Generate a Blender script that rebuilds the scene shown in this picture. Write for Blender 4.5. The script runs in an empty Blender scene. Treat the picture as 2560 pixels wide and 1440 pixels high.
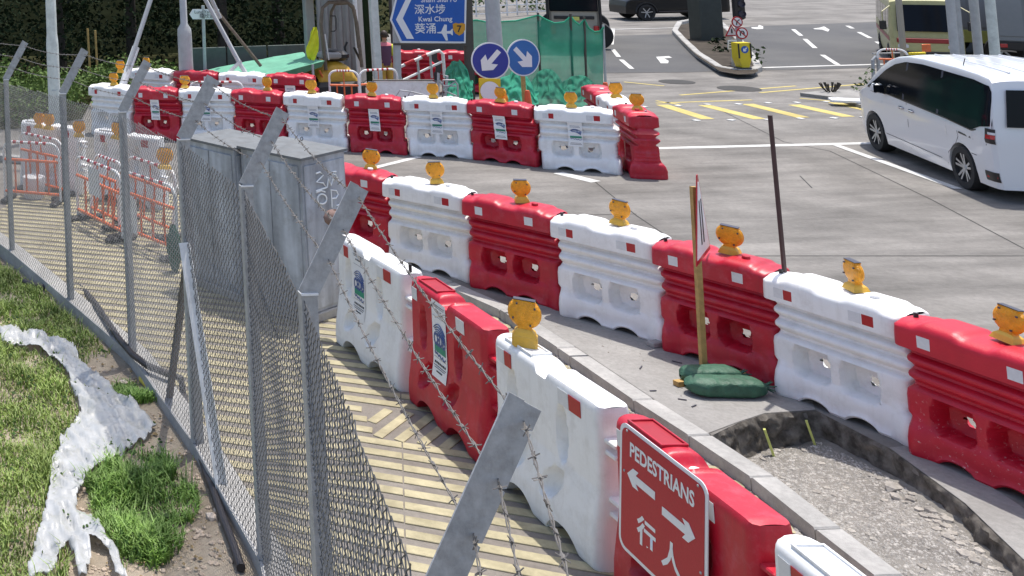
import bpy, bmesh, math, random
from mathutils import Vector, Matrix, noise
random.seed(7)
sc = bpy.context.scene
COL = sc.collection
R = math.radians
PI = math.pi

# ------------------------------------------------------------------ camera
CAM_H, PITCH, ROLL = 4.537, R(-3.621), R(-1.942)
FPX, PPX, PPY = 2548.1, -120.9, -330.65        # focal length and principal point, in pixels of a 2560 x 1440 frame
cp_, sp_, cr_, sr_ = math.cos(PITCH), math.sin(PITCH), math.cos(ROLL), math.sin(ROLL)
right0, up0, fwd0 = Vector((1, 0, 0)), Vector((0, sp_, cp_)), Vector((0, cp_, -sp_))
cright = right0 * cr_ + up0 * sr_
cup = up0 * cr_ - right0 * sr_
cam_d = bpy.data.cameras.new('camera')
cam = bpy.data.objects.new('camera', cam_d); COL.objects.link(cam)
M = Matrix((cright, cup, -fwd0)).transposed().to_4x4()
M.translation = (0, 0, CAM_H)
cam.matrix_world = M
cam_d.sensor_fit = 'HORIZONTAL'; cam_d.sensor_width = 36
cam_d.lens = 36 * FPX / 2560
cam_d.shift_x = (1280 - PPX) / 2560
cam_d.shift_y = -(720 - PPY) / 2560
cam_d.clip_start = 0.1; cam_d.clip_end = 3000
sc.camera = cam

# ------------------------------------------------------------------ sky, sun, exposure
SUN_AZ = math.atan2(0.80, 0.60); SUN_EL = R(73)
w = bpy.data.worlds.new('World'); sc.world = w; w.use_nodes = True
nt = w.node_tree; nt.nodes.clear()
sky = nt.nodes.new('ShaderNodeTexSky'); sky.sky_type = 'NISHITA'; sky.sun_disc = False
sky.sun_elevation = SUN_EL; sky.sun_rotation = SUN_AZ
sky.air_density = 1.0; sky.dust_density = 2.5; sky.ozone_density = 1.0
bg = nt.nodes.new('ShaderNodeBackground'); bg.inputs[1].default_value = 0.15
wo = nt.nodes.new('ShaderNodeOutputWorld')
nt.links.new(sky.outputs[0], bg.inputs[0]); nt.links.new(bg.outputs[0], wo.inputs[0])
sl = bpy.data.lights.new('sun', 'SUN'); sl.energy = 3.3; sl.angle = R(0.5); sl.color = (1, 0.95, 0.88)
sun = bpy.data.objects.new('sun', sl); COL.objects.link(sun)
sd = Vector((math.sin(SUN_AZ) * math.cos(SUN_EL), math.cos(SUN_AZ) * math.cos(SUN_EL), math.sin(SUN_EL)))
sun.rotation_euler = sd.to_track_quat('Z', 'Y').to_euler()
vs = sc.view_settings
vs.view_transform = 'Standard'; vs.look = 'None'; vs.gamma = 1; vs.use_curve_mapping = False
vs.exposure = 0.53
sc.cycles.max_bounces = 6; sc.cycles.transparent_max_bounces = 12
try: sc.cycles.use_denoising = True
except Exception: pass

# ------------------------------------------------------------------ helpers
def ray(px, py):
    x = (px - PPX) / FPX; y = (py - PPY) / FPX
    return fwd0 + cright * x - cup * y
def G(px, py, z=0.0):                       # where a line of sight meets the level z
    d = ray(px, py); t = (z - CAM_H) / d.z
    return Vector((d.x * t, d.y * t, z))
def at(px, py, Y):                          # the point of a line of sight at distance Y
    d = ray(px, py); t = Y / d.y
    return Vector((d.x * t, Y, CAM_H + d.z * t))
def lerp(a, b, t): return a + (b - a) * t
def ss(a, b, x):
    t = min(1, max(0, (x - a) / (b - a))); return t * t * (3 - 2 * t)
def interp(tab, x):
    if x <= tab[0][0]: return tab[0][1]
    for (a, va), (b, vb) in zip(tab, tab[1:]):
        if x <= b: return lerp(va, vb, (x - a) / (b - a) if b > a else 1)
    return tab[-1][1]

class MB:
    def __init__(s): s.v = []; s.f = []
    def add(s, vs, fs):
        o = len(s.v); s.v += [tuple(v) for v in vs]; s.f += [tuple(i + o for i in f) for f in fs]; return s
    def box(s, c, sz, rz=0, M=None, b=0.0):
        hx, hy, hz = sz[0] / 2, sz[1] / 2, sz[2] / 2
        if b <= 0:
            vs = [(x, y, z) for z in (-hz, hz) for x, y in ((-hx, -hy), (hx, -hy), (hx, hy), (-hx, hy))]
            fs = [(3, 2, 1, 0), (4, 5, 6, 7), (0, 1, 5, 4), (1, 2, 6, 5), (2, 3, 7, 6), (3, 0, 4, 7)]
        else:
            b = min(b, hx * .9, hy * .9, hz * .9)
            def ring(ix, iy, z): 
                return [(-hx + ix, -hy + iy + b, z), (-hx + ix + b, -hy + iy, z), (hx - ix - b, -hy + iy, z), (hx - ix, -hy + iy + b, z),
                        (hx - ix, hy - iy - b, z), (hx - ix - b, hy - iy, z), (-hx + ix + b, hy - iy, z), (-hx + ix, hy - iy - b, z)]
            vs = ring(b, b, -hz) + ring(0, 0, -hz + b) + ring(0, 0, hz - b) + ring(b, b, hz)
            fs = [tuple(range(7, -1, -1)), tuple(range(24, 32))]
            for k in range(3):
                for i in range(8):
                    j = (i + 1) % 8; fs.append((k * 8 + i, k * 8 + j, k * 8 + 8 + j, k * 8 + 8 + i))
        T = Matrix.Translation(Vector(c)) @ (M.to_4x4() if M is not None else Matrix.Rotation(rz, 4, 'Z'))
        return s.add([T @ Vector(v) for v in vs], fs)
    def beam(s, a, b, w, h, up=(0, 0, 1), bev=0.0):      # rectangular bar from a to b
        a, b = Vector(a), Vector(b); x = (b - a); L = x.length; x.normalize()
        u = Vector(up)
        if abs(x.dot(u)) > .98: u = Vector((0, 1, 0))
        y = u.cross(x).normalized(); z = x.cross(y)
        return s.box((a + b) / 2, (L, w, h), M=Matrix((x, y, z)).transposed(), b=bev)
    def tube(s, pts, r, n=8, closed=False, cap=True):
        pts = [Vector(p) for p in pts]; m = len(pts); rs = r if isinstance(r, (list, tuple)) else [r] * m
        vs = []; fs = []; prev = None
        for i, p in enumerate(pts):
            if closed: t = pts[(i + 1) % m] - pts[i - 1]
            else: t = pts[min(i + 1, m - 1)] - pts[max(i - 1, 0)]
            t.normalize()
            if prev is None:
                u = Vector((0, 0, 1)) if abs(t.z) < .9 else Vector((1, 0, 0))
            else: u = prev
            b = t.cross(u); b.normalize(); u = b.cross(t); prev = u
            for k in range(n):
                a = 2 * PI * k / n; vs.append(p + (u * math.cos(a) + b * math.sin(a)) * rs[i])
        for i in range(m if closed else m - 1):
            j = (i + 1) % m
            for k in range(n):
                l = (k + 1) % n; fs.append((i * n + k, i * n + l, j * n + l, j * n + k))
        if cap and not closed:
            fs.append(tuple(range(n - 1, -1, -1))); fs.append(tuple(range((m - 1) * n, m * n)))
        return s.add(vs, fs)
    def prism(s, poly, z0, z1, T=None):                    # polygon in xy, from z0 to z1
        n = len(poly); vs = [Vector((x, y, z0)) for x, y in poly] + [Vector((x, y, z1)) for x, y in poly]
        if T is not None: vs = [T @ v for v in vs]
        fs = [tuple(range(n - 1, -1, -1)), tuple(range(n, 2 * n))] + [(i, (i + 1) % n, n + (i + 1) % n, n + i) for i in range(n)]
        return s.add(vs, fs)
    def lathe(s, prof, n=16, T=None):                      # (radius, z) profile
        vs = []; fs = []
        for r, z in prof:
            for k in range(n):
                a = 2 * PI * k / n; v = Vector((r * math.cos(a), r * math.sin(a), z)); vs.append(T @ v if T is not None else v)
        for i in range(len(prof) - 1):
            for k in range(n):
                l = (k + 1) % n; fs.append((i * n + k, i * n + l, i * n + n + l, i * n + n + k))
        fs.append(tuple(range(n - 1, -1, -1))); m = (len(prof) - 1) * n; fs.append(tuple(range(m, m + n)))
        return s.add(vs, fs)
    def grid(s, rows, closed_v=False):
        m, n = len(rows), len(rows[0]); vs = [p for r in rows for p in r]; fs = []
        for i in range(m - 1):
            for j in range(n if closed_v else n - 1):
                k = (j + 1) % n; fs.append((i * n + j, i * n + k, i * n + n + k, i * n + n + j))
        return s.add(vs, fs)
    def sheet(s, pts): return s.add(pts, [tuple(range(len(pts)))])
    def mesh(s, name, merge=0.0, smooth=True, ang=35, recalc=False):
        me = bpy.data.meshes.new(name); me.from_pydata(s.v, [], s.f)
        if merge > 0 or recalc:
            bm = bmesh.new(); bm.from_mesh(me)
            if merge > 0: bmesh.ops.remove_doubles(bm, verts=bm.verts, dist=merge)
            if recalc: bmesh.ops.recalc_face_normals(bm, faces=bm.faces)
            bm.to_mesh(me); bm.free()
        me.update()
        if smooth and len(me.polygons):
            me.polygons.foreach_set('use_smooth', [True] * len(me.polygons))
            me.set_sharp_from_angle(angle=R(ang))
        return me
    def build(s, name, mat, parent=None, **k): return link(name, s.mesh(name, **k), mat, parent)

def link(name, me, mat, parent=None):
    if mat is not None and not me.materials: me.materials.append(mat)
    o = bpy.data.objects.new(name, me); COL.objects.link(o)
    if parent is not None: o.parent = parent
    return o
def tag(o, label=None, cat=None, group=None, kind=None):
    if label: o['label'] = label
    if cat: o['category'] = cat
    if group: o['group'] = group
    if kind: o['kind'] = kind
    return o
def empty(name, loc=(0, 0, 0), rz=0, label=None, cat=None, group=None):
    o = bpy.data.objects.new(name, None); COL.objects.link(o)
    o.location = loc; o.rotation_euler = (0, 0, rz); o.empty_display_size = .1
    return tag(o, label, cat, group)
KIDS = {}
def children(o): return [c for c in bpy.data.objects if c.parent == o]
def copy_tree(o, parent=None):
    c = o.copy(); COL.objects.link(c)
    if parent is not None: c.parent = parent
    for ch in children(o): copy_tree(ch, c)
    return c
def struct(o): o['kind'] = 'structure'; return o
def stuff(o): o['kind'] = 'stuff'; return o

# ------------------------------------------------------------------ materials
MATS = {}
def mat(name, col, rough=.6, var=.12, scale=6, bump=0.0, bscale=60, metal=0.0, dirt=None, dirt_amt=.0, dscale=3, trans=0.0, alpha=1.0, spec=.5, sub=0.0, coat=0.0, emit=None, world=False, detail=6, streak=None, streak_amt=0.0):
    m = bpy.data.materials.new(name); m.use_nodes = True; N = m.node_tree.nodes; K = m.node_tree.links
    p = N['Principled BSDF']; p.inputs['Roughness'].default_value = rough; p.inputs['Metallic'].default_value = metal
    p.inputs['Specular IOR Level'].default_value = spec
    tc = N.new('ShaderNodeTexCoord'); src = tc.outputs['Object']
    if world:
        ge = N.new('ShaderNodeNewGeometry'); src = ge.outputs['Position']
    else:
        oi = N.new('ShaderNodeObjectInfo'); ad = N.new('ShaderNodeVectorMath'); ad.operation = 'ADD'
        mu = N.new('ShaderNodeMath'); mu.operation = 'MULTIPLY'; mu.inputs[1].default_value = 37.0
        K.new(oi.outputs['Random'], mu.inputs[0]); K.new(src, ad.inputs[0]); K.new(mu.outputs[0], ad.inputs[1]); src = ad.outputs[0]
    nz = N.new('ShaderNodeTexNoise'); nz.inputs['Scale'].default_value = scale; nz.inputs['Detail'].default_value = detail; nz.inputs['Roughness'].default_value = .65
    K.new(src, nz.inputs['Vector'])
    ra = N.new('ShaderNodeValToRGB'); c = Vector(col[:3])
    ra.color_ramp.elements[0].position = .3; ra.color_ramp.elements[1].position = .7
    ra.color_ramp.elements[0].color = (*[max(0, x * (1 - var)) for x in c], 1); ra.color_ramp.elements[1].color = (*[min(1, x * (1 + var)) for x in c], 1)
    K.new(nz.outputs['Fac'], ra.inputs['Fac']); out = ra.outputs['Color']
    if dirt is not None:
        n2 = N.new('ShaderNodeTexNoise'); n2.inputs['Scale'].default_value = dscale; n2.inputs['Detail'].default_value = 9; n2.inputs['Roughness'].default_value = .72
        K.new(src, n2.inputs['Vector']); r2 = N.new('ShaderNodeValToRGB'); r2.color_ramp.elements[0].position = .5; r2.color_ramp.elements[1].position = .75
        r2.color_ramp.elements[1].color = (dirt_amt,) * 3 + (1,)
        K.new(n2.outputs['Fac'], r2.inputs['Fac']); mx = N.new('ShaderNodeMixRGB'); mx.inputs['Color2'].default_value = (*dirt, 1)
        K.new(r2.outputs['Color'], mx.inputs['Fac']); K.new(out, mx.inputs['Color1']); out = mx.outputs['Color']
    if streak is not None:
        mp = N.new('ShaderNodeMapping'); mp.inputs['Scale'].default_value = (16, 16, 1.6); K.new(src, mp.inputs['Vector'])
        n4 = N.new('ShaderNodeTexNoise'); n4.inputs['Scale'].default_value = 1.0; n4.inputs['Detail'].default_value = 8; n4.inputs['Roughness'].default_value = .7; K.new(mp.outputs[0], n4.inputs['Vector'])
        r4 = N.new('ShaderNodeValToRGB'); r4.color_ramp.elements[0].position = .5; r4.color_ramp.elements[1].position = .8; r4.color_ramp.elements[1].color = (streak_amt,) * 3 + (1,)
        K.new(n4.outputs['Fac'], r4.inputs['Fac']); mx4 = N.new('ShaderNodeMixRGB'); mx4.inputs['Color2'].default_value = (*streak, 1)
        K.new(r4.outputs['Color'], mx4.inputs['Fac']); K.new(out, mx4.inputs['Color1']); out = mx4.outputs['Color']
    K.new(out, p.inputs['Base Color'])
    if bump > 0:
        n3 = N.new('ShaderNodeTexNoise'); n3.inputs['Scale'].default_value = bscale; n3.inputs['Detail'].default_value = 4
        K.new(src, n3.inputs['Vector']); bu = N.new('ShaderNodeBump'); bu.inputs['Strength'].default_value = min(1, bump); bu.inputs['Distance'].default_value = .02
        K.new(n3.outputs['Fac'], bu.inputs['Height']); K.new(bu.outputs['Normal'], p.inputs['Normal'])
    p.inputs['Transmission Weight'].default_value = trans; p.inputs['Alpha'].default_value = alpha
    if sub > 0: p.inputs['Subsurface Weight'].default_value = sub; p.inputs['Subsurface Radius'].default_value = (.02, .01, .005)
    if coat > 0: p.inputs['Coat Weight'].default_value = coat; p.inputs['Coat Roughness'].default_value = .08
    if emit: p.inputs['Emission Color'].default_value = (*emit[0], 1); p.inputs['Emission Strength'].default_value = emit[1]
    MATS[name] = m; return m
def bsdf(m): return m.node_tree.nodes['Principled BSDF']

m_white = mat('white_plastic', (.84, .84, .83), .42, .05, 3, dirt=(.40, .37, .32), dirt_amt=.35, dscale=5, bump=.06, bscale=90, streak=(.50, .47, .42), streak_amt=.28)
m_red = mat('red_plastic', (.47, .007, .027), .42, .16, 3, dirt=(.52, .13, .17), dirt_amt=.45, dscale=7, bump=.06, bscale=90, streak=(.24, .02, .03), streak_amt=.5)
m_refl_w = mat('reflector_silver', (.66, .67, .68), .35, .06, 30)
m_refl_r = mat('reflector_red', (.40, .008, .015), .35, .1, 60)
m_amber = mat('amber_lens', (.88, .37, .012), .3, .22, 28, bump=.7, bscale=90, spec=.5, sub=.3)
m_lampbase = mat('lamp_base_yellow', (.72, .42, .05), .5, .12, 10, dirt=(.3, .2, .08), dirt_amt=.6, dscale=12)
m_lampdark = mat('lamp_dark', (.05, .05, .07), .5)
m_black = mat('black_rubber', (.02, .02, .022), .55)
m_galv = mat('galvanised_steel', (.37, .38, .39), .55, .22, 22, metal=.2, dirt=(.22, .21, .20), dirt_amt=.55, dscale=18, bump=.12, bscale=40, streak=(.52, .52, .52), streak_amt=.5)
m_wire = mat('fence_wire', (.17, .175, .18), .5, .3, 9, metal=.3)
m_wired = mat('fence_wire_near', (.085, .088, .092), .5, .3, 9, metal=.3)
m_barb = mat('barbed_wire_steel', (.20, .185, .17), .6, .25, 25, metal=.4)
m_paint_w = mat('white_paint', (.80, .80, .79), .6, .08, 8, dirt=(.4, .38, .34), dirt_amt=.6, dscale=5)
m_ink = mat('black_ink', (.02, .02, .025), .6)
m_paper = mat('notice_sheet', (.80, .80, .80), .5, .03, 4)
m_orange = mat('orange_paint', (.75, .16, .045), .45, .15, 15, dirt=(.6, .35, .25), dirt_amt=.5, dscale=20)
m_wood = mat('wood_timber', (.42, .27, .09), .7, .25, 14)
from mathutils.geometry import tessellate_polygon
def inside(p, poly):
    x, y = p[0], p[1]; c = False; j = len(poly) - 1
    for i in range(len(poly)):
        xi, yi, xj, yj = poly[i][0], poly[i][1], poly[j][0], poly[j][1]
        if (yi > y) != (yj > y) and x < (xj - xi) * (y - yi) / (yj - yi) + xi: c = not c
        j = i
    return c
def flat(name, m, outer, z, holes=(), parent=None, drop=None):
    loops = [[Vector((p[0], p[1], 0)) for p in outer]] + [[Vector((p[0], p[1], 0)) for p in h] for h in holes]
    tr = tessellate_polygon(loops); mb = MB()
    pts = [Vector((p.x, p.y, z)) for l in loops for p in l]
    fs = []
    for t in tr:
        a, b, c = [pts[i] for i in t]
        fs.append(t if (b - a).cross(c - a).z > 0 else (t[0], t[2], t[1]))
    mb.add(pts, fs)
    if drop:                                   # a vertical skirt round the outside, holes included
        for l in loops:
            n = len(l); vs = [Vector((p.x, p.y, z)) for p in l] + [Vector((p.x, p.y, z - drop)) for p in l]
            mb.add(vs, [(i, (i + 1) % n, n + (i + 1) % n, n + i) for i in range(n)])
    return mb.build(name, m, parent, smooth=False)
def stripe(mb, a, b, w, z, th=0.0):            # painted line between two points
    a, b = Vector((a[0], a[1], 0)), Vector((b[0], b[1], 0)); d = (b - a).normalized(); n = Vector((-d.y, d.x, 0)) * w / 2
    mb.sheet([(a.x - n.x, a.y - n.y, z), (b.x - n.x, b.y - n.y, z), (b.x + n.x, b.y + n.y, z), (a.x + n.x, a.y + n.y, z)])

# ------------------------------------------------------------------ ground
def ground_mat(name, c1, c2, c3, s1=.35, s2=14, bump=.35, rough=.85, streak=0.0):
    m = bpy.data.materials.new(name); m.use_nodes = True; N = m.node_tree.nodes; K = m.node_tree.links; p = N['Principled BSDF']
    p.inputs['Roughness'].default_value = rough; p.inputs['Specular IOR Level'].default_value = .3
    ge = N.new('ShaderNodeNewGeometry')
    def noi(sc_, det=8, ro=.6, vec=None):
        n = N.new('ShaderNodeTexNoise'); n.inputs['Scale'].default_value = sc_; n.inputs['Detail'].default_value = det; n.inputs['Roughness'].default_value = ro
        K.new(vec if vec else ge.outputs['Position'], n.inputs['Vector']); return n.outputs['Fac']
    def ramp(f, a, b, ca, cb):
        r = N.new('ShaderNodeValToRGB'); r.color_ramp.elements[0].position = a; r.color_ramp.elements[1].position = b
        r.color_ramp.elements[0].color = (*ca, 1); r.color_ramp.elements[1].color = (*cb, 1); K.new(f, r.inputs['Fac']); return r.outputs['Color']
    def mix(f, a, b, mode='MIX'):
        x = N.new('ShaderNodeMixRGB'); x.blend_type = mode
        if isinstance(f, float): x.inputs['Fac'].default_value = f
        else: K.new(f, x.inputs['Fac'])
        K.new(a, x.inputs['Color1']); K.new(b, x.inputs['Color2']); return x.outputs['Color']
    base = ramp(noi(s1, 10), .35, .65, c1, c2)
    fine = ramp(noi(s2, 12, .75), .3, .75, (.72,) * 3, (1.2,) * 3)
    col = mix(.8, base, fine, 'MULTIPLY')
    spots = ramp(noi(s2 * 2.3, 4, .8), .66, .72, (0, 0, 0), (1, 1, 1))
    sc3 = N.new('ShaderNodeRGB'); sc3.outputs[0].default_value = (*c3, 1)
    col = mix(spots, col, sc3.outputs[0])
    if streak:
        mp = N.new('ShaderNodeMapping'); mp.inputs['Rotation'].default_value = (0, 0, R(-69)); mp.inputs['Scale'].default_value = (.28, 2.2, 1)
        K.new(ge.outputs['Position'], mp.inputs['Vector'])
        st = ramp(noi(1.0, 8, .65, mp.outputs[0]), .42, .62, (1, 1, 1), (1 - streak,) * 3)
        col = mix(.9, col, st, 'MULTIPLY')
    K.new(col, p.inputs['Base Color'])
    bu = N.new('ShaderNodeBump'); bu.inputs['Strength'].default_value = bump; bu.inputs['Distance'].default_value = .012
    K.new(noi(s2 * 6, 6, .7), bu.inputs['Height']); K.new(bu.outputs['Normal'], p.inputs['Normal'])
    return m
m_conc = ground_mat('road_concrete', (.165, .155, .142), (.265, .25, .23), (.09, .085, .078), s1=.7, s2=14, streak=.3)
m_slab = ground_mat('slab_concrete', (.25, .242, .228), (.33, .32, .303), (.16, .155, .147), s1=1.6, s2=22)
m_asph = ground_mat('asphalt', (.085, .085, .088), (.115, .114, .112), (.15, .15, .15), s1=.4, s2=30)
m_earth = ground_mat('site_earth', (.16, .14, .115), (.24, .215, .18), (.10, .09, .07), s1=.6, s2=9)
m_soil = ground_mat('soil', (.30, .245, .18), (.45, .39, .305), (.18, .14, .10), s1=1.6, s2=16, bump=1)
m_foot = ground_mat('footway_grey', (.18, .16, .14), (.26, .235, .205), (.13, .115, .10), s1=1.8, s2=20)
m_strip = ground_mat('footway_yellow', (.31, .275, .175), (.47, .42, .27), (.22, .20, .155), s1=3.2, s2=11, bump=.2)
m_kerb = ground_mat('kerb_concrete', (.33, .325, .31), (.45, .44, .42), (.2, .195, .185), s1=2, s2=18)
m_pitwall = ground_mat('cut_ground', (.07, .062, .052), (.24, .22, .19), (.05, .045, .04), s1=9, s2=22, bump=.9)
m_linew = ground_mat('road_line_white', (.52, .52, .50), (.66, .66, .64), (.33, .32, .31), s1=1.5, s2=18)
m_liney = ground_mat('road_line_yellow', (.46, .37, .13), (.58, .48, .17), (.34, .32, .27), s1=1.2, s2=12)
m_joint = mat('joint_sealant', (.035, .033, .03), .8, .3, 10)

ground = struct(MB().sheet([(-900, -300, -.62), (900, -300, -.62), (900, 900, -.62), (-900, 900, -.62)]).build('ground', m_earth, smooth=False))

# the kerb line between the footway and the road: left edge and right edge
KR = [(6.0, 2.0), (6.12, 5.4), (6.24, 7.16), (6.29, 7.7), (6.37, 8.4), (6.36, 9.07), (6.33, 9.74), (6.33, 10.92), (6.3, 12.0), (5.75, 14.0), (4.6, 17.0), (2.2, 20.2), (-6, 25.5), (-30, 34)]
KL = [(x - .19 if y < 12.5 else x - .16, y - (.0 if y < 12.5 else .12)) for x, y in KR]
PIT = [(6.37, 9.07), (6.75, 9.27), (7.1, 9.41), (7.58, 9.44), (7.62, 8.77), (7.44, 7.95), (7.18, 7.29), (6.95, 6.4), (6.75, 5.4), (6.5, 4.2), (6.06, 4.2), (6.12, 5.4), (6.24, 7.16), (6.29, 7.7), (6.37, 8.4)]
# the pit meets the kerb: road polygon walks round it
right_side = [(90, 2.0), (140, 90), (-30, 90)]
left_side = [(6.0, 2.0), (6.06, 4.2)] + PIT[9::-1] + [(6.33, 9.74), (6.33, 10.92), (6.3, 12.0), (5.75, 14.0), (4.6, 17.0), (2.2, 20.2), (-6, 25.5), (-30, 34)]
road = struct(flat('road', m_conc, left_side + right_side[::-1], 0.0, drop=.5))
slab = struct(flat('concrete_apron', m_slab, [(6.335, 9.09), (6.75, 9.275), (7.1, 9.415), (7.575, 9.445), (7.68, 9.6), (7.42, 10.5), (7.1, 11.2), (6.6, 12.2), (6.305, 12.0), (6.335, 10.9), (6.335, 9.8)], .005))
slab2 = struct(flat('slab_edge', m_slab, [(7.62, 8.77), (7.44, 7.95), (7.18, 7.29), (6.95, 6.4), (7.25, 6.3), (7.55, 7.2), (7.8, 7.9), (7.95, 8.8)], .006))
pit = struct(flat('excavation_floor', m_earth, [(p[0], p[1]) for p in PIT], -.27))
# cut faces of the excavation, rough
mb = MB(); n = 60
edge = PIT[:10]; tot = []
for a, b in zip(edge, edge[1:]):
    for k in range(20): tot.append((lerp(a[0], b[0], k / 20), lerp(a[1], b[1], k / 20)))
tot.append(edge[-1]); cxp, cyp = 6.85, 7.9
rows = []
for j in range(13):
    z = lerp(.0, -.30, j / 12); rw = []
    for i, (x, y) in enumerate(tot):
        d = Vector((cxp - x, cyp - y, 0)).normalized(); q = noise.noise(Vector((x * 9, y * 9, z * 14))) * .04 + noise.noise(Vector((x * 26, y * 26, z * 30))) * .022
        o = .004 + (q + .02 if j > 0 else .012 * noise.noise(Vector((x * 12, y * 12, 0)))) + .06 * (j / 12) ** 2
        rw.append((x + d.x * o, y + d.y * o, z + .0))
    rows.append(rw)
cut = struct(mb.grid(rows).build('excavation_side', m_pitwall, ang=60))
# kerb stones, one by one
def kpt(t, side):
    L = KR if side else KL; i = min(int(t), len(L) - 2); f = t - i
    return Vector((lerp(L[i][0], L[i + 1][0], f), lerp(L[i][1], L[i + 1][1], f), 0))
kerb = tag(empty('kerb', (6.2, 9, 0)), kind='structure')
ts = []; acc = 0; t = 0.0
while t < len(KR) - 1.01:
    ts.append(t); seg = (Vector(KR[int(t) + 1]) - Vector(KR[int(t)])).length; t += 1.0 / max(seg, .2) * .98 if int(t + 1.0 / seg) == int(t) else (int(t) + 1 - t) + .001
for a, b in zip(ts, ts[1:]):
    A, B, D, E_ = kpt(a, 0), kpt(a, 1), kpt(b, 1), kpt(b, 0); c = (A + B + D + E_) / 4; g = .992; pts = [c + (p - c) * 1.0 for p in (A, B, D, E_)]
    u = (D - B).normalized() * .006; pts = [pts[0] + u, pts[1] + u, pts[2] - u, pts[3] - u]; zj = random.uniform(.006, .012)
    mbk = MB(); mbk.add([(p.x, p.y, -.4) for p in pts] + [(p.x, p.y, zj - .012) for p in pts] + [tuple(c.lerp(Vector((p.x, p.y, 0)), .965))[:2] + (zj,) for p in pts],
        [(0, 1, 5, 4), (1, 2, 6, 5), (2, 3, 7, 6), (3, 0, 4, 7), (4, 5, 9, 8), (5, 6, 10, 9), (6, 7, 11, 10), (7, 4, 8, 11), (8, 9, 10, 11)])
    o = mbk.build('kerb_stone', m_kerb, recalc=True, ang=20); o.parent = kerb; o.location = -kerb.location

# fence line
FP = [(-.35, 17.9, 2.30), (.68, 14.87, 2.385), (1.29, 12.86, 2.48), (1.77, 11.24, 2.52), (2.0, 9.28, 2.61), (2.08, 7.59, 2.61), (1.77, 5.39, 2.61), (1.36, 3.12, 2.545), (.45, .85, 2.5)]
# footway
FW = [(p[0], p[1]) for p in KL]
fw_left = [(1.5, 2.0), (1.9, 5.4), (2.2, 7.59), (2.14, 9.3), (1.92, 11.24), (1.44, 12.86), (.83, 14.87), (-.2, 17.9), (-3, 24), (-12, 27)]
footway = struct(flat('footway', m_foot, FW[:12] + fw_left[::-1], -.10))
# yellow strips across the footway: each a thin raised bar
sdir = Vector((.92, -.39, 0)).normalized(); pdir = Vector((.39, .92, 0)).normalized()
reg = FW[:12] + fw_left[::-1]
strip_mesh = {}
def strip_run(o, a, b, key=None, d=sdir, wd=.105):
    ln = round((b - a), 2); ln = max(.1, ln)
    k = (ln, wd)
    if k not in strip_mesh:
        strip_mesh[k] = MB().box((0, 0, 0), (ln, wd, .012), b=.003).mesh('paving_strip', smooth=False); strip_mesh[k].materials.append(m_strip)
    q = bpy.data.objects.new('paving_strip', strip_mesh[k]); COL.objects.link(q); q.parent = footway
    c = o + d * (a + b) / 2; q.location = (c.x, c.y, -.0965 + random.uniform(-.001, .001)); q.rotation_euler = (0, 0, math.atan2(d.y, d.x) + random.uniform(-.006, .006))
orig = Vector((3.2, 8.0, 0)); nstrip = 0
DIAG = [(3.62, 9.42), (4.3, 9.1), (4.45, 9.75), (3.75, 10.0)]
for k in range(-26, 58):
    o = orig + pdir * (.2 * k)
    runs = []; cur = None
    s = -6.0
    while s < 6.0:
        p = o + sdir * s; ok = inside(p, reg) and not inside(p, DIAG)
        cell = math.floor((s + .11 * math.sin(k * .0)) / 1.6)
        if ok and cur is not None and cell != cur[2]: cur[1] = s - .012; runs.append(cur); cur = [s, s, cell]
        elif ok:
            if cur is None: cur = [s, s, cell]
            cur[1] = s
        if not ok and cur is not None: runs.append(cur); cur = None
        s += .05
    for a, b, _ in runs:
        m = o + sdir * (a + b) / 2
        if b - a > .12 and -2.5 < m.x and m.y > 4.5 and m.y < 19 and nstrip < 299: strip_run(o, a, b); nstrip += 1
dd = Vector((.75, .66, 0)).normalized(); dn = Vector((-dd.y, dd.x, 0))
for k in range(-5, 6):
    o = Vector((4.03, 9.56, 0)) + dn * (.165 * k); cur = None; s = -1.0
    while s < 1.0:
        if inside(o + dd * s, DIAG):
            if cur is None: cur = [s, s]
            cur[1] = s
        s += .02
    if cur and cur[1] - cur[0] > .08: strip_run(o, cur[0], cur[1], d=dd, wd=.085)

# rough verge outside the fence
def verge_z(x, y):
    return -.13 + .05 * noise.noise(Vector((x * .9, y * .9, 3))) + .02 * noise.noise(Vector((x * 4, y * 4, 1))) - .05 * ss(1.8, .2, x) * 1.0
rows = []
def fence_x(y): return interp([(p[1], p[0]) for p in FP[::-1]], y)
for j in range(150):
    y = lerp(1.5, 30, j / 149); fx = fence_x(y) + .12 if y < 17.9 else -.25 - (y - 17.9) * .48; rw = []
    for i in range(60):
        x = lerp(-9, fx, (i / 59) ** .55); rw.append((x, y, verge_z(x, y) + (.012 if i == 59 else 0)))
    rows.append(rw)
verge = struct(MB().grid(rows).build('verge_soil', m_soil, ang=180))
# concrete footing under the fence
rows = []
for (x, y, _) in FP[::-1] + []:
    rows.append((x, y))
mbf = MB()
for (a, b) in zip(FP, FP[1:]):
    A, B = Vector((a[0] + .06, a[1], 0)), Vector((b[0] + .06, b[1], 0)); mbf.beam(A + Vector((0, 0, -.17)), B + Vector((0, 0, -.17)), .22, .30)
footing = tag(mbf.build('fence_footing', m_kerb, smooth=False), 'low concrete strip footing along the foot of the chain-link fence', 'footing')

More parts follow.
